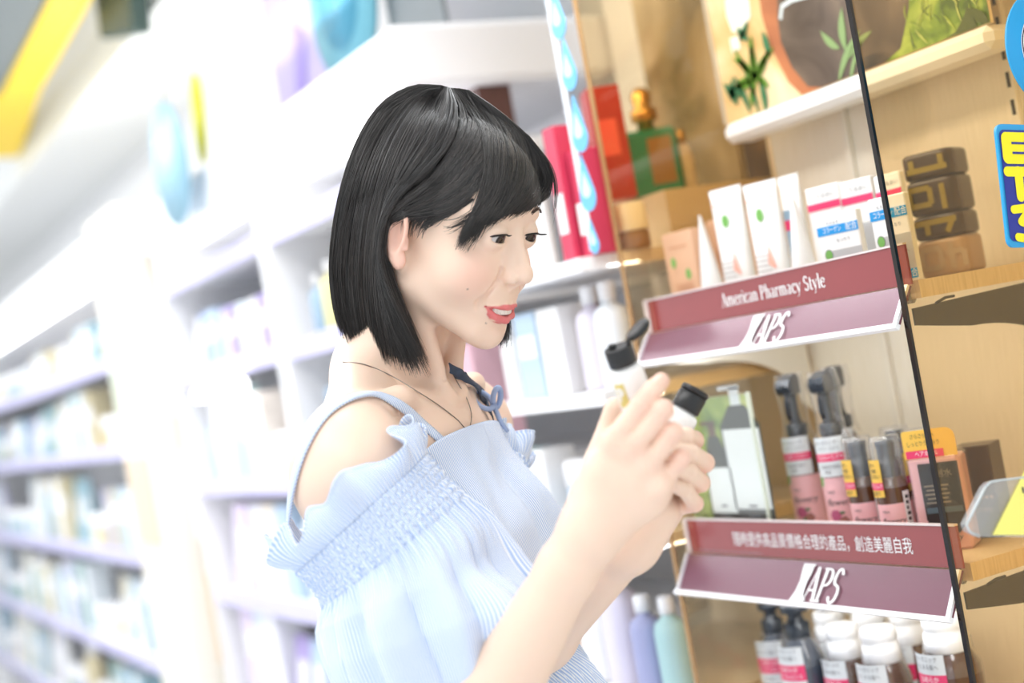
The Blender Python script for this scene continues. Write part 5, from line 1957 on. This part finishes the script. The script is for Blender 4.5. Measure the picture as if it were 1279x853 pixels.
def surf_push(P, F, off=0.0, it=6):
    """move points on to the surface of a field"""
    P = np.array(P, np.float32)
    e = 5e-4
    for _ in range(it):
        d = F.d(P)
        gx = np.stack([F.d(P + np.array(v, np.float32) * e) - F.d(P - np.array(v, np.float32) * e) for v in ((1, 0, 0), (0, 1, 0), (0, 0, 1))], 1)
        gx /= np.linalg.norm(gx, axis=1, keepdims=True) + 1e-9
        P = P - gx * (d - off)[:, None]
    return P, gx


for sx in (-1, 1):                           # brows: short hairs on the brow ridge
    bw = MB()
    rr_ = random.Random(5)
    base = []
    for k in range(70):
        q = k / 69
        base.append(h2c((sx * (.0150 + .034 * q), .090 - .012 * q, .0405 + .006 * math.sin(q * 2.6) - .004 * q + rr_.uniform(-.0018, .0018) * (1.2 - q))))
    S_, _n = surf_push(base, HEAD, .0006)
    for k, p_ in enumerate(S_):
        d_ = HM @ np.array([sx * .9, -.15, .35 - .5 * k / 69])
        bw.tube([loc(p_), loc(p_ + d_ * .0035), loc(p_ + d_ * .0060)], [.0004, .00035, .0001], 4)
    bw.build('eyebrow', M_brow, person)
th_ = MB()
for k in range(-5, 6):                       # upper teeth on their arch
    a = k * .155
    wd_ = .0042 if abs(k) > 1 else .0048
    c_ = np.array([.0250 * math.sin(a), .0625 + .0250 * math.cos(a), -.0592])
    Mx = Matrix.Translation(loc(h2c(c_))) @ Matrix(np.block([[HM, np.zeros((3, 1))], [np.zeros((1, 3)), 1]]).tolist()) @ Matrix.Rotation(-a, 4, 'Z')
    th_.box((0, -.001, 0), (wd_ * .97, .003, .0085), 0, Mx, .0009)
th_.build('teeth', mat('tooth_ivory', (0.86, 0.82, 0.76, 1), 0.2), person)
# ------------------------------------------------------------------ hair: a chin-length bob of fine strands
HCEN = h2c((0, -.014, .040))
_f = HM[:, 1].copy()
_f[2] = 0
_f /= np.linalg.norm(_f)
_l = np.array([-_f[1], _f[0], 0])
_l = _l if _l @ HM[:, 0] > 0 else -_l


def env(P):
    """outer envelope of the hair: a cap over the skull and a curtain hanging from it"""
    q = c2h(P) - np.array([0, -.014, .040])
    r = np.array([.0885, .106, .0955])
    k0 = np.linalg.norm(q / r, axis=-1)
    k1 = np.linalg.norm(q / r ** 2, axis=-1) + 1e-9
    d = k0 * (k0 - 1) / k1 * HS
    g = P - (HCEN - _f * .006)
    z = -g[..., 2]
    tap = 1 - .10 * np.clip((z - .06) / .12, 0, 1) ** 2
    a, b = .0835 * tap, .0945 * tap
    e0 = np.sqrt((g @ _l / a) ** 2 + (g @ _f / b) ** 2)
    e1 = np.sqrt((g @ _l / a ** 2) ** 2 + (g @ _f / b ** 2) ** 2) + 1e-9
    dc = e0 * (e0 - 1) / e1
    dc = np.maximum(dc, np.maximum(-z - .005, z - .25))
    return smin(d, dc, .02)


def hit(px, py, F, z0=1.15, z1=1.50, off=0.0):
    zz = np.linspace(z0, z1, 400)
    r = ray(px, py)
    P = r[None, :] * zz[:, None]
    d = F(P) - off
    k = np.argmax(d < 0) if (d < 0).any() else int(np.argmin(d))
    return P[k]


def spline(C, n):
    """Catmull-Rom through control points (k, 3) -> n points; works on stacks (m, k, 3)"""
    C = np.asarray(C, float)
    k = C.shape[-2]
    X = np.concatenate([2 * C[..., :1, :] - C[..., 1:2, :], C, 2 * C[..., -1:, :] - C[..., -2:-1, :]], -2)
    t = np.linspace(0, k - 1 - 1e-6, n)
    i = t.astype(int)
    u = (t - i)[:, None]
    p0, p1, p2, p3 = (X[..., i + j, :] for j in range(4))
    return .5 * (2 * p1 + (p2 - p0) * u + (2 * p0 - 5 * p1 + 4 * p2 - p3) * u ** 2 + (3 * p1 - p0 - 3 * p2 + p3) * u ** 3)


NCP = 9


def guide(pts, off=0.0):
    P = np.array([hit(x, y, env, off=off) if not hasattr(x, '__len__') else h2c(x) for x, y in pts])
    return spline(P, NCP)


G_back = [guide(g) for g in (
    [(548, 106), (508, 107), (466, 134), (437, 186), (418, 250), (408, 318), (411, 375), (423, 425)],
    [(549, 106), (514, 114), (479, 150), (452, 204), (435, 265), (427, 330), (430, 388), (441, 436)],
    [(551, 106), (525, 120), (496, 162), (474, 214), (459, 275), (452, 335), (456, 395), (466, 453)],
    [(554, 107), (538, 126), (515, 168), (494, 216), (478, 268), (472, 325), (477, 388), (492, 467)],
    [(558, 108), (552, 135), (530, 182), (500, 224), (478, 268), (468, 320), (480, 386), (515, 476)],
    [(562, 109), (572, 142), (556, 190), (516, 226), (484, 262), (471, 314), (490, 380), (537, 473)])]
G_temple = [guide(g, o) for g, o in (
    ([(562, 109), (576, 142), (562, 190), (524, 230), (500, 252), (486, 264), (478, 276), (472, 292)], -.003),
    ([(572, 110), (594, 146), (582, 194), (542, 232), (508, 253), (490, 263), (479, 274), (472, 290)], -.006),
    ([(582, 112), (606, 152), (602, 204), (562, 242), (524, 258), (500, 265), (484, 274), (474, 288)], -.009),
    ([(584, 116), (610, 166), (604, 222), (572, 258), (536, 268), (508, 268), (488, 275), (476, 288)], -.011))]
G_bang = [guide(g, o) for g, o in (
    ([(568, 110), (592, 142), (604, 190), (602, 238), (586, 282), (567, 322)], -.002),
    ([(574, 110), (606, 142), (620, 190), (616, 238), (592, 274), (572, 314)], 0),
    ([(580, 111), (622, 146), (638, 192), (632, 236), (616, 268), (592, 292)], 0),
    ([(585, 112), (638, 150), (658, 196), (655, 234), (640, 258), (617, 280)], 0),
    ([(588, 114), (654, 162), (676, 204), (675, 234), (664, 253), (646, 266)], 0),
    ([(590, 116), (664, 172), (691, 212), (693, 234), (688, 248), (676, 254)], 0))]
# the far side, laid out in head units (x to her left)
def far_side(h):
    return spline(np.array([h2c(p) if k < 4 else h2c(h[3]) + np.array([0, 0, -1.0]) * HS * p for k, p in enumerate(h)]), NCP)


G_far = []
for az in (7, -4, -20, -35, -52, -70, -88):
    a = math.radians(az)                     # 0 = straight to her left, 90 = forward
    ux, uy = math.cos(a), math.sin(a)
    cap_ = lambda e, k: (.0875 * k * ux * math.cos(e), -.014 + .104 * k * uy * math.cos(e), .040 + .094 * k * math.sin(e))
    base = h2c(cap_(math.radians(-5), 1.0))
    stop = .151
    pts = [h2c((.004, -.004, .1345)), h2c(cap_(math.radians(62), 1.0)), h2c(cap_(math.radians(30), 1.0)), base]
    inw = (h2c((0, -.014, .04)) - base)
    inw[2] = 0
    pts += [base + np.array([0, 0, -stop * .35]) + inw * .02, base + np.array([0, 0, -stop * .7]) + inw * .05, base + np.array([0, 0, -stop]) + inw * .14]
    G_far.append(spline(np.array(pts), NCP))

NP_ = 22


def strands(G, n, layer, rad, clumps, seed, tip_jit=.08, side=.0016, spread=1.0, skew=0.0):
    """n strands between the guides, gathered in locks"""
    rg = np.random.default_rng(seed)
    G = np.array(G)
    k = len(G)
    cs = rg.uniform(0, k - 1, clumps)
    cl = rg.integers(0, clumps, n)
    s = np.clip(cs[cl] + rg.normal(0, .30 * (k - 1) / clumps * 1.6, n), 0, k - 1.0001)
    i = s.astype(int)
    u = (s - i)[:, None, None]
    C = G[i] * (1 - u) + G[np.minimum(i + 1, k - 1)] * u
    P = spline(C, NP_)
    t = np.linspace(0, 1, NP_)
    # shorten the tips unevenly
    L = 1 - rg.uniform(0, tip_jit, n) - (rg.random(clumps)[cl] * tip_jit * .8)
    idx = np.clip(t[None, :] * L[:, None] * (NP_ - 1), 0, NP_ - 1.001)
    j = idx.astype(int)
    w_ = (idx - j)[..., None]
    ar = np.arange(n)[:, None]
    P = P[ar, j] * (1 - w_) + P[ar, j + 1] * w_
    # layers below the envelope, lock by lock
    e = 1e-3
    Q_ = P.reshape(-1, 3)
    N = np.stack([env(Q_ + np.eye(3)[a] * e) - env(Q_ - np.eye(3)[a] * e) for a in range(3)], -1)
    N /= np.linalg.norm(N, axis=-1, keepdims=True) + 1e-9
    N = N.reshape(P.shape)
    T = np.gradient(P, axis=1)
    T /= np.linalg.norm(T, axis=-1, keepdims=True) + 1e-9
    S = np.cross(N, T)
    lay = (rg.random(n) ** 1.3) * layer * .7 + rg.random(clumps)[cl] * layer * .3
    root = np.clip(t / .16, 0.25, 1)[None, :]
    P = P - N * (lay[:, None] * root)[..., None]
    hd_ = HEAD.d(P.reshape(-1, 3).astype(np.float32)).reshape(P.shape[:2])
    P = P + N * np.clip(.0012 + lay[:, None] * .35 - hd_, 0, .03)[..., None]
    ph, fr = rg.uniform(0, 6.28, (2, n)), rg.uniform(1.0, 2.6, (2, n))
    amp = rg.normal(0, side, n)
    P = P + S * (amp[:, None] * np.sin(fr[0][:, None] * 3 * t + ph[0][:, None]) * (0.15 + t))[..., None]
    fan = rg.normal(0, side * 1.1 * spread, n)
    P = P + S * (fan[:, None] * t ** 1.5)[..., None]
    r = rad * (1 - .75 * np.clip((t - .82) / .18, 0, 1)) * np.clip(.6 + t / .1, 0, 1)
    return P, N, S, r


HV, HF, HR = [], [], []


def add_strands(st, k=3):
    P, N, S, r = st
    n, m = P.shape[:2]
    off = sum(len(v) for v in HV)
    ring = []
    for a in range(k):
        g = 2 * math.pi * a / k + .5
        ring.append(P + (N * math.cos(g) * .8 + S * math.sin(g) * 1.25) * r[None, :, None])
    R_ = np.stack(ring, 2).reshape(-1, 3)
    HV.append(R_)
    b_ = (np.arange(n)[:, None, None] * m * k + np.arange(m - 1)[None, :, None] * k)
    a_ = np.arange(k)[None, None, :]
    a2 = (a_ + 1) % k
    F_ = np.stack([b_ + a_, b_ + a2, b_ + k + a2, b_ + k + a_], -1).reshape(-1, 4) + off
    HF.append(F_)
    HR.append(np.repeat(np.random.default_rng(off).random(n), m * k))


add_strands(strands(G_back, 5200, .017, .00036, 150, 1, .06))
add_strands(strands(G_back, 1400, .006, .00034, 60, 11, .05))
add_strands(strands(G_temple, 2200, .008, .00034, 70, 2, .10))
add_strands(strands(G_bang, 3200, .010, .00032, 80, 3, .16, .0018))
add_strands(strands(G_far, 2600, .016, .00050, 110, 4, .06))
# loose wisps: at the far temple, in front of the ear, at the outer fringe
W_far = [guide([(660, 168), (690, 205), (698, 236), (697, 262), (690, 292)], .002), guide([(655, 165), (686, 205), (694, 240), (692, 268), (684, 300)], .0)]
add_strands(strands(W_far, 26, .004, .00026, 9, 5, .3, .003))
W_ear = [guide([(556, 215), (532, 240), (514, 260), (505, 278), (506, 298)], -.012), guide([(572, 235), (548, 256), (530, 270), (518, 284), (514, 304)], -.013), guide([(590, 250), (566, 266), (545, 276), (530, 286), (524, 304)], -.013)]
add_strands(strands(W_ear, 420, .002, .00026, 40, 6, .45, .0016))
add_strands(strands(W_ear[:2], 16, .002, .00020, 8, 16, .1, .002))
W_cross = [guide([(610, 200), (604, 240), (585, 268), (556, 284), (536, 284)], -.006), guide([(612, 215), (606, 250), (588, 275), (566, 287), (545, 283)], -.006)]
add_strands(strands(W_cross, 24, .003, .00026, 10, 7, .3, .002))
W_bang = [guide([(606, 160), (616, 215), (606, 262), (588, 292), (563, 302)], -.002), guide([(608, 160), (620, 215), (612, 262), (594, 300), (574, 326)], -.002)]
add_strands(strands(W_bang, 120, .003, .00030, 12, 8, .3, .002))
M_hair = bpy.data.materials.new('black_hair')
M_hair.use_nodes = True
nt = M_hair.node_tree
bs = nt.nodes['Principled BSDF']
bs.inputs['Roughness'].default_value = 0.48
bs.inputs['Specular IOR Level'].default_value = 0.65
at = nt.nodes.new('ShaderNodeAttribute')
at.attribute_name = 'strand'
rp = nt.nodes.new('ShaderNodeValToRGB')
rp.color_ramp.elements[0].color = (0.009, 0.010, 0.011, 1)
rp.color_ramp.elements[1].color = (0.050, 0.043, 0.040, 1)
nt.links.new(at.outputs['Fac'], rp.inputs[0])
nt.links.new(rp.outputs[0], bs.inputs['Base Color'])
hair = np_mesh('hair', loc(np.concatenate(HV)), np.concatenate(HF), M_hair, person, True, {'strand': np.concatenate(HR)})
# ------------------------------------------------------------------ the dress: bodice and skirt, smocked sleeves, frill, straps
def stripe_mat(name, scale, axis=0):
    m = bpy.data.materials.new(name)
    m.use_nodes = True
    nt = m.node_tree
    b = nt.nodes['Principled BSDF']
    b.inputs['Roughness'].default_value = 0.8
    b.inputs['Specular IOR Level'].default_value = 0.15
    b.inputs['Sheen Weight'].default_value = 0.15
    uv = nt.nodes.new('ShaderNodeUVMap')
    sp = nt.nodes.new('ShaderNodeSeparateXYZ')
    mu = nt.nodes.new('ShaderNodeMath')
    mu.operation = 'MULTIPLY'
    mu.inputs[1].default_value = scale * 2 * math.pi
    sn = nt.nodes.new('ShaderNodeMath')
    sn.operation = 'SINE'
    rp = nt.nodes.new('ShaderNodeMapRange')
    rp.inputs['From Min'].default_value = -.5
    rp.inputs['From Max'].default_value = .5
    mx = nt.nodes.new('ShaderNodeMix')
    mx.data_type = 'RGBA'
    mx.inputs[6].default_value = (0.84, 0.89, 0.965, 1)
    mx.inputs[7].default_value = (0.40, 0.545, 0.83, 1)
    nt.links.new(uv.outputs[0], sp.inputs[0])
    nt.links.new(sp.outputs[axis], mu.inputs[0])
    nt.links.new(mu.outputs[0], sn.inputs[0])
    nt.links.new(sn.outputs[0], rp.inputs['Value'])
    nt.links.new(rp.outputs[0], mx.inputs[0])
    nt.links.new(mx.outputs[2], b.inputs['Base Color'])
    return m


M_cloth = stripe_mat('blue_pinstripe_cotton', 1 / .0023)


def grid_faces(nr, nc, wrap=True):
    F = []
    for i in range(nr - 1):
        for k in range(nc if wrap else nc - 1):
            k2 = (k + 1) % nc
            F.append((i * nc + k, i * nc + k2, (i + 1) * nc + k2, (i + 1) * nc + k))
    return np.array(F)


def cloth_tube(name, P, uv, parent, thick=.0012):
    """rings (nr, nc, 3), first and last column meeting, given real thickness"""
    nr, nc = P.shape[:2]
    o = np_mesh(name, loc(P.reshape(-1, 3)), grid_faces(nr, nc, False), M_cloth, parent, True, None, uv.reshape(-1, 2))
    s = o.modifiers.new('thickness', 'SOLIDIFY')
    s.thickness = thick
    s.offset = 0
    return o


TORSO = Grp(body[:9])


def tdist(P):
    return TORSO.d(P.astype(np.float32))


# bodice + skirt: radius found by looking in at the body, then draped
NT_, NZ_ = 361, 150
ph = np.linspace(0, 2 * math.pi, NT_)        # 0 = her front, growing towards her left
zz = np.concatenate([np.linspace(0, -.30, 90), np.linspace(-.305, -.80, 60)])
front = np.cos(ph)
lat = np.sin(ph)
ztop = np.where(front > 0, -.050 - .008 * np.abs(lat) ** 2, -.085)
ztop = ztop - .075 * np.exp(-((np.abs(np.degrees(ph) - 180) - 84) / 26.0) ** 2)
Zg = ztop[None, :] + (zz[:, None] / .80) * (.80 + ztop[None, :])
Rr = np.zeros(Zg.shape)
lo_, hi_ = np.full(Zg.shape, .0), np.full(Zg.shape, .30)
dirs = TF[None] * front[:, None] + TL[None] * lat[:, None]
for _ in range(16):
    mid = (lo_ + hi_) / 2
    P = CB + dirs[None] * mid[..., None] + np.stack([0 * Zg, 0 * Zg, Zg], -1)
    ins = tdist(P.reshape(-1, 3)).reshape(Zg.shape) < .005
    lo_, hi_ = np.where(ins, mid, lo_), np.where(ins, hi_, mid)
Rr = lo_
# cloth hangs from the fullest line above, drawn in at the waist
H = Rr.copy()
wz = -.285
for i in range(1, NZ_):
    dz = Zg[i - 1] - Zg[i]
    fall = np.where(Zg[i] > wz, np.where(Zg[i] > -.165, .05, -.16) + .95 * np.clip((-.225 - Zg[i]) / .06, 0, 1), -.42)
    H[i] = np.maximum(Rr[i], H[i - 1] - dz * fall)
w_ = np.exp(-((Zg - wz) / .016) ** 2)
k_ = np.ones(39) / 39
for i in range(NZ_):
    H[i] = np.convolve(np.concatenate([H[i][-31:-1], H[i], H[i][1:31]]), k_, 'same')[30:-30] + .002
T1 = ph[None, :]
dz_ = (ztop[None, :] - Zg)
amp = .0045 * np.clip(dz_ / .08, 0, 1)
fold = np.sin(9 * T1 + 3 * Zg * 9 + .6) * .5 + np.sin(14 * T1 - 1.3 + 11 * Zg) * .35 + np.sin(23 * T1 + 2.0) * .2
drag = np.sin((dz_ * 75 + lat[None, :] * 5.5 + .8)) * .0022 * np.exp(-((dz_ - .06) / .05) ** 2) * (front[None, :] > -.2)
gather = np.sin(64 * T1 + 1.5 * np.sin(7 * T1)) * .0026 * np.exp(-((Zg - wz) / .045) ** 2)
H = H + amp * fold + drag + gather - w_ * .006
H = H + np.where(Zg < wz, np.sin(13 * T1 + .4) * .012 * np.clip((wz - Zg) / .25, 0, 1), 0)
PB = CB + dirs[None] * H[..., None] + np.stack([0 * Zg, 0 * Zg, Zg], -1)
uvB = np.stack([np.broadcast_to(ph[None, :] * .115 + .0, Zg.shape) + 0.22 * Zg, Zg], -1)
dress = cloth_tube('dress', PB, uvB, person)


def unit(v):
    v = np.asarray(v, float)
    return v / np.linalg.norm(v)


def sleeve(c0, ax0, ax1, A0, name, seed=0.0, length=.215, detail=1.0, scale=1.0, shift=(0, 0, 0)):
    """off-shoulder sleeve: frill, smocked band and full puff round the upper arm; ax0 = axis at the band, ax1 = axis of the puff"""
    nc = int(640 * detail)
    th = np.linspace(0, 2 * math.pi, nc + 1)
    ts = np.concatenate([np.linspace(0, .044, 40), np.linspace(.046, length, 70)])
    kt = [0, .022, .044, .060, .085, .125, .165, .190, length]
    ra = np.interp(ts, kt, np.array([.0765, .0755, .0775, .0840, .0900, .0915, .0860, .0760, .0640])) * scale
    rb = np.interp(ts, kt, np.array([.0640, .0630, .0650, .0730, .0820, .0860, .0790, .0700, .0620])) * scale
    mixv = np.clip((ts - .020) / .085, 0, 1)
    mixv = mixv * mixv * (3 - 2 * mixv)
    axs = np.array([unit(ax0 * (1 - m_) + ax1 * m_) for m_ in mixv])
    cen = c0 + np.concatenate([[np.zeros(3)], np.cumsum((axs[1:] + axs[:-1]) / 2 * np.diff(ts)[:, None], axis=0)]) + np.asarray(shift)[None] * mixv[:, None]
    As = np.array([unit(A0 - a_ * (A0 @ a_)) for a_ in axs])
    Bs = np.cross(axs, As)
    T_, S_ = np.meshgrid(ts, th, indexing='ij')
    puff = np.clip((T_ - .044) / .06, 0, 1)
    end = np.clip((length - T_) / .03, 0, 1)
    f = (np.sin(7 * S_ + 1.1 + seed + T_ * 6) * .0050 + np.sin(11 * S_ - T_ * 9 + 2.0 + seed) * .0040 + np.sin(17 * S_ + 8 * T_ + seed) * .0022) * puff
    sharp = np.abs(np.sin(9.5 * S_ + .7 + 2.2 * np.sin(S_ * 2 + seed) + T_ * 5)) ** .6 * .0075 * puff * (.4 + .6 * end) - .004 * puff
    gath = np.sin(46 * S_ + 2 * np.sin(5 * S_)) * .0024 * np.exp(-((T_ - .050) / .018) ** 2) + np.sin(40 * S_) * .002 * (1 - end)
    band = np.clip(1 - (T_ - .044) / .004, 0, 1)
    row = T_ / .044 * 7 * math.pi
    sm = band * (.0009 * np.abs(np.sin(row)) + .0011 * np.sin(92 * S_ + 1.8 * np.sin(row * .5 + S_ * 3)) * np.abs(np.sin(row + .3)) + .0007 * np.sin(61 * S_ + 3 * np.sin(row)))
    sa = (S_ + math.pi) % (2 * math.pi) - math.pi
    big = .020 * np.exp(-((sa - .55) / .50) ** 2 - ((T_ - .128) / .026) ** 2) - .012 * np.exp(-((sa - .60) / .40) ** 2 - ((T_ - .086) / .014) ** 2)
    d = f + sharp + gath + sm + big * scale * (1 if scale == 1.0 else 0)
    P = cen[:, None] + As[:, None] * ((ra[:, None] + d) * np.cos(S_))[..., None] + Bs[:, None] * ((rb[:, None] + d) * np.sin(S_))[..., None]
    uv = np.stack([S_ * .094 * scale, T_], -1)
    o = cloth_tube(name, P, uv, person)
    # frill above the band
    tr = np.linspace(0, 1, 22)
    T2, S2 = np.meshgrid(tr, th, indexing='ij')
    ht = .030 + .0050 * np.sin(5 * S2 + .4 + seed) + .003 * np.sin(9 * S2 + seed)
    wav = (np.sin(10 * S2 + 1.2 * np.sin(3 * S2 + seed) + seed) * .0105 + np.sin(17 * S2 + 2.2) * .0045) * T2 ** 1.2
    fl = .006 * T2 + .004 * np.sin(T2 * math.pi)
    hem = -.0012 * np.exp(-((T2 - .88) / .03) ** 2)
    fg = np.sin(92 * S2) * .0010 * (1 - T2) ** 2
    tw = np.cos(10 * S2 + 1.2 * np.sin(3 * S2 + seed) + seed + .8) * .0085 * T2 ** 1.3
    r_ = fl + wav + hem + fg
    P2 = c0 - ax0 * (ht * T2 + tw)[..., None] + As[0] * ((ra[0] + r_) * np.cos(S2))[..., None] + Bs[0] * ((rb[0] + r_) * np.sin(S2))[..., None]
    cloth_tube('frill', P2, np.stack([S2 * .094 * scale, T2 * .036], -1), dress)
    return o


KZ = 1.268
K0 = pk(452, 640, KZ)
AA = unit(pk(452 + 80, 640 - 72, KZ) - K0)
AX = pk(452 + 72, 640 + 80, KZ) - K0
AX = unit(AX - AA * (AX @ AA))
AX1 = unit(pk(500 + 30, 700 + 95, 1.25) - pk(500, 700, 1.262))
sleeve(K0, AX, AX1, AA, 'sleeve')
# her left sleeve, mostly hidden behind the chest
axL = unit(ELL_ - SHL)
KL = SHL + axL * .060
aL = unit(TF - axL * (TF @ axL))
sleeve(KL, axL, axL, aL, 'sleeve', seed=2.1, length=.17, detail=.6, scale=.74)


def ribbon(name, pts, width, mtl, parent, off=.0018, thick=.0014, field=None, n=60, twist=None):
    """flat band lying on the skin along photo-measured points"""
    F = field or (lambda P: np.minimum(SKIN.d(P.astype(np.float32)), 9))
    P = np.array([hit(x, y, F, 1.12, 1.70, off) for x, y in pts])
    C = spline(P, n)
    C[1:-1] = (C[:-2] + C[1:-1] * 2 + C[2:]) / 4
    e = 1e-3
    N = np.stack([F(C + np.eye(3)[a] * e) - F(C - np.eye(3)[a] * e) for a in range(3)], -1)
    N /= np.linalg.norm(N, axis=1, keepdims=True) + 1e-9
    for _ in range(6):
        N[1:-1] = (N[:-2] + N[1:-1] + N[2:]) / 3
        N /= np.linalg.norm(N, axis=1, keepdims=True)
    T = np.gradient(C, axis=0)
    T /= np.linalg.norm(T, axis=1, keepdims=True)
    S = np.cross(N, T)
    R, uv = [], []
    L = np.concatenate([[0], np.cumsum(np.linalg.norm(np.diff(C, axis=0), axis=1))])
    for k in range(5):
        q = k / 4 - .5
        R.append(C + S * (q * width) + N * (off * .4 + .0008 * (1 - 4 * q * q)))
        uv.append(np.stack([L * .6 + np.full(n, q * width), L], -1))
    R, uv = np.stack(R, 1), np.stack(uv, 1)
    o = np_mesh(name, loc(R.reshape(-1, 3)), grid_faces(n, 5, False), mtl, parent, True, None, uv.reshape(-1, 2))
    s = o.modifiers.new('thickness', 'SOLIDIFY')
    s.thickness = thick
    s.offset = 0
    return o


ribbon('strap', [(557, 556), (530, 532), (500, 507), (468, 493), (436, 499), (405, 521), (381, 560), (367, 605), (361, 650), (362, 684)], .0095, M_cloth, dress)
M_navycloth = mat('navy_strap', srgb(52, 66, 88), 0.7)
ribbon('inner_strap', [(560, 460), (578, 470), (594, 484), (607, 503), (612, 520)], .011, M_navycloth, dress, .003)
# tied bow of her left strap
bl = MB()
bc_ = pk(616, 505, 1.462)
for (dx, dy, dz, sgn_) in ((-.012, -.012, .016, 1), (.006, .010, .016, -1)):
    pts = []
    for k in range(15):
        a = 2 * math.pi * k / 14
        pts.append(loc(bc_ + R0.dot(R0) * np.array([dx * (1 - math.cos(a)) * .8, .01 * math.sin(a) * sgn_, dz * math.sin(a) * .5 + .012 * (1 - math.cos(a)) * .5])))
    bl.tube(pts, .0030, 6)
bl.tube([loc(bc_), loc(bc_ + np.array([.004, 0, -.018])), loc(bc_ + np.array([.010, 0, -.030]))], [.003, .003, .002], 6)
bl.build('strap_bow', M_navycloth if False else mat('bow_blue', srgb(160, 178, 214), .8), dress)

# necklace: a fine chain on the skin with a small bead
ch = [hit(x, y, lambda P: SKIN.d(P.astype(np.float32)), 1.15, 1.6, .0010) for x, y in ((428, 452), (455, 455), (490, 470), (520, 488), (548, 506), (570, 523), (584, 536), (589, 520), (584, 500), (574, 482), (566, 468))]
CS = spline(np.array(ch), 150)
nk_ = MB().tube([loc(p) for p in CS], .00055, 5)
neck = nk_.build('necklace', mat('steel_chain', srgb(150, 140, 132), 0.3, 0.9), person)
pd = MB().lathe([(0, -.003), (.0022, -.0022), (.003, 0), (.0022, .0022), (0, .003)], 14, M=Matrix.Translation(loc(ch[6] + np.array([0.0, -.002, -.001]))))
pd.build('pendant', mat('pendant_silver', srgb(200, 196, 192), 0.15, 0.9), neck)
# ------------------------------------------------------------------ the two bottles in her hands
M_frost = mat('frosted_white_plastic', (0.90, 0.91, 0.90, 1), 0.25)
M_blackcap = mat('black_cap_plastic', srgb(30, 31, 33), 0.35)
M_goldlab = mat('gold_print', srgb(222, 204, 120), 0.35)


def frame_world(o, d, toward):
    """matrix: local z along d, local -y towards a point (all in the camera-levelled frame)"""
    z = unit(d)
    y = -(np.asarray(toward) - o)
    y = unit(y - z * (y @ z))
    x = np.cross(y, z)
    to = lambda v: v[0] * R0 + v[1] * FH + v[2] * UPV
    X, Y, Z, O = to(x), to(y), to(z), c2w(o)
    return Matrix(((X[0], Y[0], Z[0], O[0]), (X[1], Y[1], Z[1], O[1]), (X[2], Y[2], Z[2], O[2]), (0, 0, 0, 1)))


def travel_bottle(cap_px, base_px, R, L, lab, opened):
    """origin at the foot of the cap; body runs down from there"""
    o = pk(*cap_px)
    d = o - pk(*base_px)
    t = thing('travel_bottle', lab, 'bottle')
    t.matrix_world = frame_world(o, d, np.array([0, 0, 0.]))
    MB().lathe([(R * .93, -L), (R, -L + .003), (R, -.0075), (R * .985, -.0050), (R * .92, -.0030), (R * .78, -.0014), (R * .66, -.0008), (R * .66, .002)], 40, sy=.82, smooth=True).build('bottle_body', M_frost, t)
    rc = R * .84
    h = .0155
    cp = MB()
    cp.lathe([(rc * .97, 0), (rc, .001), (rc, h - .0012), (rc * .95, h)], 40)
    if opened:
        cp.lathe([(.0030, h), (.0030, h + .003), (.0022, h + .0036), (0, h + .0036)], 16, c=(-.0040, 0, 0))
    c_ = cp.build('cap', M_blackcap, t)
    if opened:
        ld = MB()
        Mx = Matrix.Translation((rc * .86, 0, h + .0010)) @ Matrix.Rotation(math.radians(-24), 4, 'Y')
        ld.lathe([(rc * .98, 0), (rc, .0008), (rc, .0034), (rc * .92, .0042)], 40, c=(rc * 1.02, 0, 0), M=Mx)
        ld.lathe([(rc * .86, 0), (rc * .86, -.0012), (rc * .80, -.0012), (rc * .80, 0)], 32, c=(rc * 1.02, 0, 0), M=Mx, cap=False)
        ld.box((0, 0, .0010), (.004, .007, .0022), 0, Mx)
        ld.build('flip_lid', M_blackcap, c_)
    else:
        ld = MB()
        ld.lathe([(rc, h + .0005), (rc, h + .0042), (rc * .95, h + .0052), (rc * .90, h + .0052), (rc * .86, h + .0046), (0, h + .0046)], 40)
        ld.build('flip_lid', M_blackcap, c_)
    g = MB()
    pts = lambda x0, x1, z0, z1: ([( (R + .0004) * math.sin(x0 + (x1 - x0) * i / 8), -(R * .82 + .0004) * math.cos(x0 + (x1 - x0) * i / 8), z) for z in (z0, z1) for i in range(9)], [(i, i + 1, i + 10, i + 9) for i in range(8)])
    if opened:
        v_, f_ = pts(-1.15, -.42, -.032, -.012)
        g.add(v_, f_, 0, True)
        v_, f_ = pts(-1.15, -.42, -.060, -.036)
        g.add(v_, f_, 0, True)
        vs, fs = text_geo('P', .015, .8, 0, 'CENTER', .0006)
        g.add([((R + .0009) * math.sin(v[0] / R - .80), -(R * .82 + .0009) * math.cos(v[0] / R - .80), v[2] - .0215) for v in vs], fs, 1)
        vs, fs = text_geo('S', .015, .8, 0, 'CENTER', .0006)
        g.add([((R + .0009) * math.sin(v[0] / R - .80), -(R * .82 + .0009) * math.cos(v[0] / R - .80), v[2] - .0445) for v in vs], fs, 1)
        g.build('gold_label', [M_goldlab, M_frost], t)
    else:
        v_, f_ = pts(-.6, .3, -.060, -.030)
        g.add(v_, f_, 0, True)
        g.build('gold_label', [M_goldlab], t)
    return t


travel_bottle((779, 455, 1.150), (806, 530, 1.163), .0138, .088, 'small frosted white bottle with its black flip lid open, held in her right hand', True)
travel_bottle((855, 512, 1.240), (812, 588, 1.236), .0150, .075, 'small frosted white bottle with closed black cap, held in her left hand', False)
